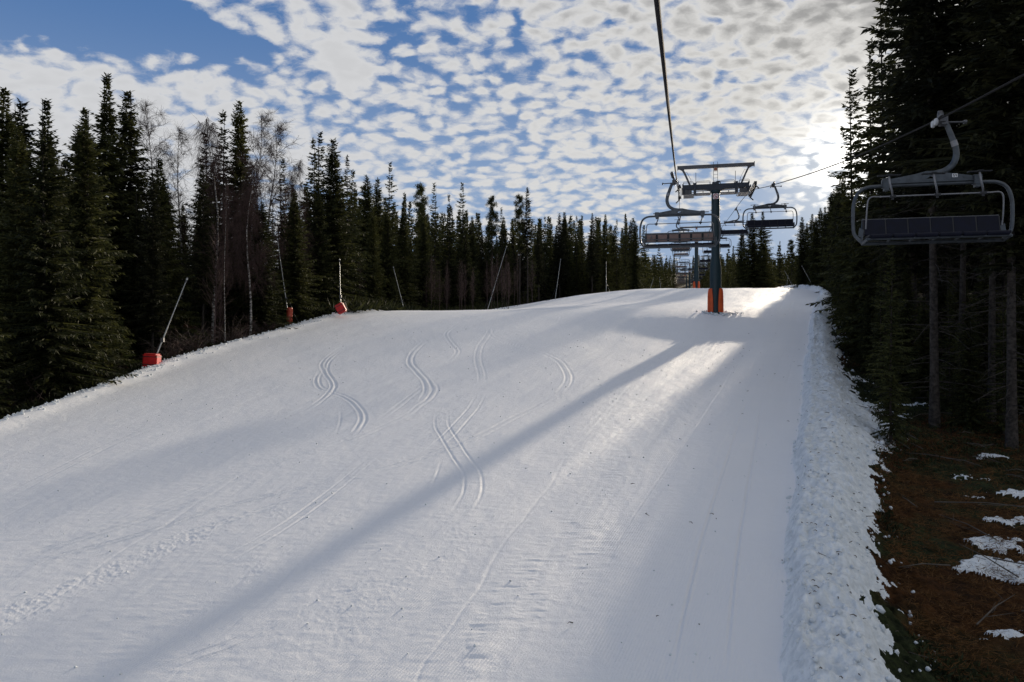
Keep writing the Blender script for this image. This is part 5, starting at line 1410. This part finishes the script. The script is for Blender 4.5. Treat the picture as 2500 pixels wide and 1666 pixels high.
for k in range(420):
    y = 10 + 45 * g.random() ** 1.5; x = float(edgeR(y)) - 1.0 - (float(edgeR(y)) - float(edgeL(y)) - 2) * g.random(); Vs.append((x, y, g.uniform(.008, .028), g.normal(1, .3, (12, 3))))
for k in range(150):
    a = g.uniform(0, 6.28); rr = abs(g.normal(0, .45)) + .62; Vs.append((tp.x + rr * math.cos(a) * (1.6 if math.cos(a) > 0 else 1), tp.y + rr * math.sin(a) * .8, g.uniform(.03, .11), g.normal(1, .25, (12, 3))))
xs = np.array([v[0] for v in Vs]); ys = np.array([v[1] for v in Vs])
# height of the finished surface under each lump
ri = np.searchsorted(Yr, ys); ti = np.searchsorted(T, xs / W[ri]); zz = Z2[ri, np.clip(ti, 0, nc - 1)]
VV = np.concatenate([ico * v[3] * v[2] + [v[0], v[1], z + v[2] * .2] for v, z in zip(Vs, zz)])
FF = np.concatenate([icf + 12 * k for k in range(len(Vs))])
o = mesh_np('snow_lumps', VV, FF, M['berm'], None, True); tag(o, 'loose lumps of snow on the bank and the slope edge', None, None, 'stuff')
# twigs lying on the snow
mb = MB(); 
for k in range(330):
    y = 9.5 + 55 * g.random() ** 1.7; q = g.uniform(0.05, 1.1) if k < 290 else g.uniform(-2.5, 0); x = float(edgeR(y)) + q * float(bermW(y)); L = g.uniform(.04, .13) if g.random() < .9 else .3; a = g.uniform(0, 6.28)
    i = np.searchsorted(Yr, y); j = np.searchsorted(T, x / W[i]); z = float(Z2[i, j]) + .02
    mb.tube([(x, y, z), (x + L * .5 * math.cos(a), y + L * .5 * math.sin(a), z + .02), (x + L * math.cos(a + .4), y + L * math.sin(a + .4), z + .01)], [.010, .008, .004], 4, False)
tag(mb.build('debris', M['deadwood'], None), 'twigs and bark bits lying on the snow bank', None, None, 'stuff')

mb = MB()
for k in range(70):
    y = 12 + 30 * g.random(); x = float(edgeR(y) + bermW(y)) + 1.0 + 9 * g.random(); L = g.uniform(.5, 2.6); a = g.uniform(0, 6.28)
    z = G(x, y) + .10; p0 = np.array([x, y, z]); p2 = p0 + np.array([math.cos(a), math.sin(a), .06]) * L; p2[2] = max(p2[2], G(p2[0], p2[1]) + .08); p1 = (p0 + p2) / 2 + [g.normal(0, .06), g.normal(0, .06), .06]
    mb.tube([p0, p1, p2], [.018, .013, .006], 5, False)
    for q in range(5):
        t = g.uniform(.2, .9); b0 = p0 + (p2 - p0) * t; e = b0 + np.array([math.cos(a + g.choice([-.8, .8])), math.sin(a + g.choice([-.8, .8])), .2]) * L * .25
        mb.tube([b0, e], [.007, .003], 3, False)
tag(mb.build('brushwood', M['deadwood'], None), 'fallen dead branches scattered on the forest floor on the right', None, None, 'stuff')

# ------------------------------------------------------------------ far-off wood on the hill
Vb, Qb = spruce_arrays(900, H=16, Rm=2.4, base=.03, step=.9, nb=6, tw=.5, kw=.5, kl=1.0, gap=.05)
Vc, Qc = spruce_arrays(901, H=16, Rm=2.0, base=.05, step=.9, nb=5, tw=.5, kw=.5, kl=1.0, gap=.15)
vs = []; g = np.random.default_rng(77)
MEDS = [spruce_arrays(910 + i, H=16, Rm=(2.3, 1.9, 2.6)[i], base=(.05, .2, .1)[i], step=.40, nb=6, tw=.22, kw=.20, kl=.6, gap=.12) for i in range(3)]
for i, (x, y, h) in enumerate(BACK):
    B = MEDS[i % 3][0]; s_ = h / 16; a = g.uniform(0, 6.28); ca, sa = math.cos(a), math.sin(a)
    v = B * s_; vs.append(np.stack([v[:, 0] * ca - v[:, 1] * sa + x, v[:, 0] * sa + v[:, 1] * ca + y, v[:, 2] + G(x, y)], -1))
def farspot():
    y = 245 + 700 * g.random() ** 1.3
    x = g.uniform(-.05, .75) * y
    lx = -0.2 + .229 * y
    half = 6 if y < 420 else 4
    if lx - half < x < lx + half + 6: return None
    return x, y
k = 0
while k < 2300:
    p = farspot()
    if p is None: continue
    k += 1
    B = Vb if k % 2 else Vc
    s_ = g.uniform(.75, 1.25); a = g.uniform(0, 6.28); ca, sa = math.cos(a), math.sin(a)
    v = B * s_; x_ = v[:, 0] * ca - v[:, 1] * sa; y_ = v[:, 0] * sa + v[:, 1] * ca
    vs.append(np.stack([x_ + p[0], y_ + p[1], v[:, 2] + G(*p)], -1))
V = np.concatenate(vs)
o = mesh_np('distant_forest', V, np.arange(len(V)).reshape(-1, 4), M['needle']); tag(o, 'far-off dark spruce wood behind the skyline trees and on the hill', None, None, 'stuff')
print('left fill', n_left, 'trees', len(placed))
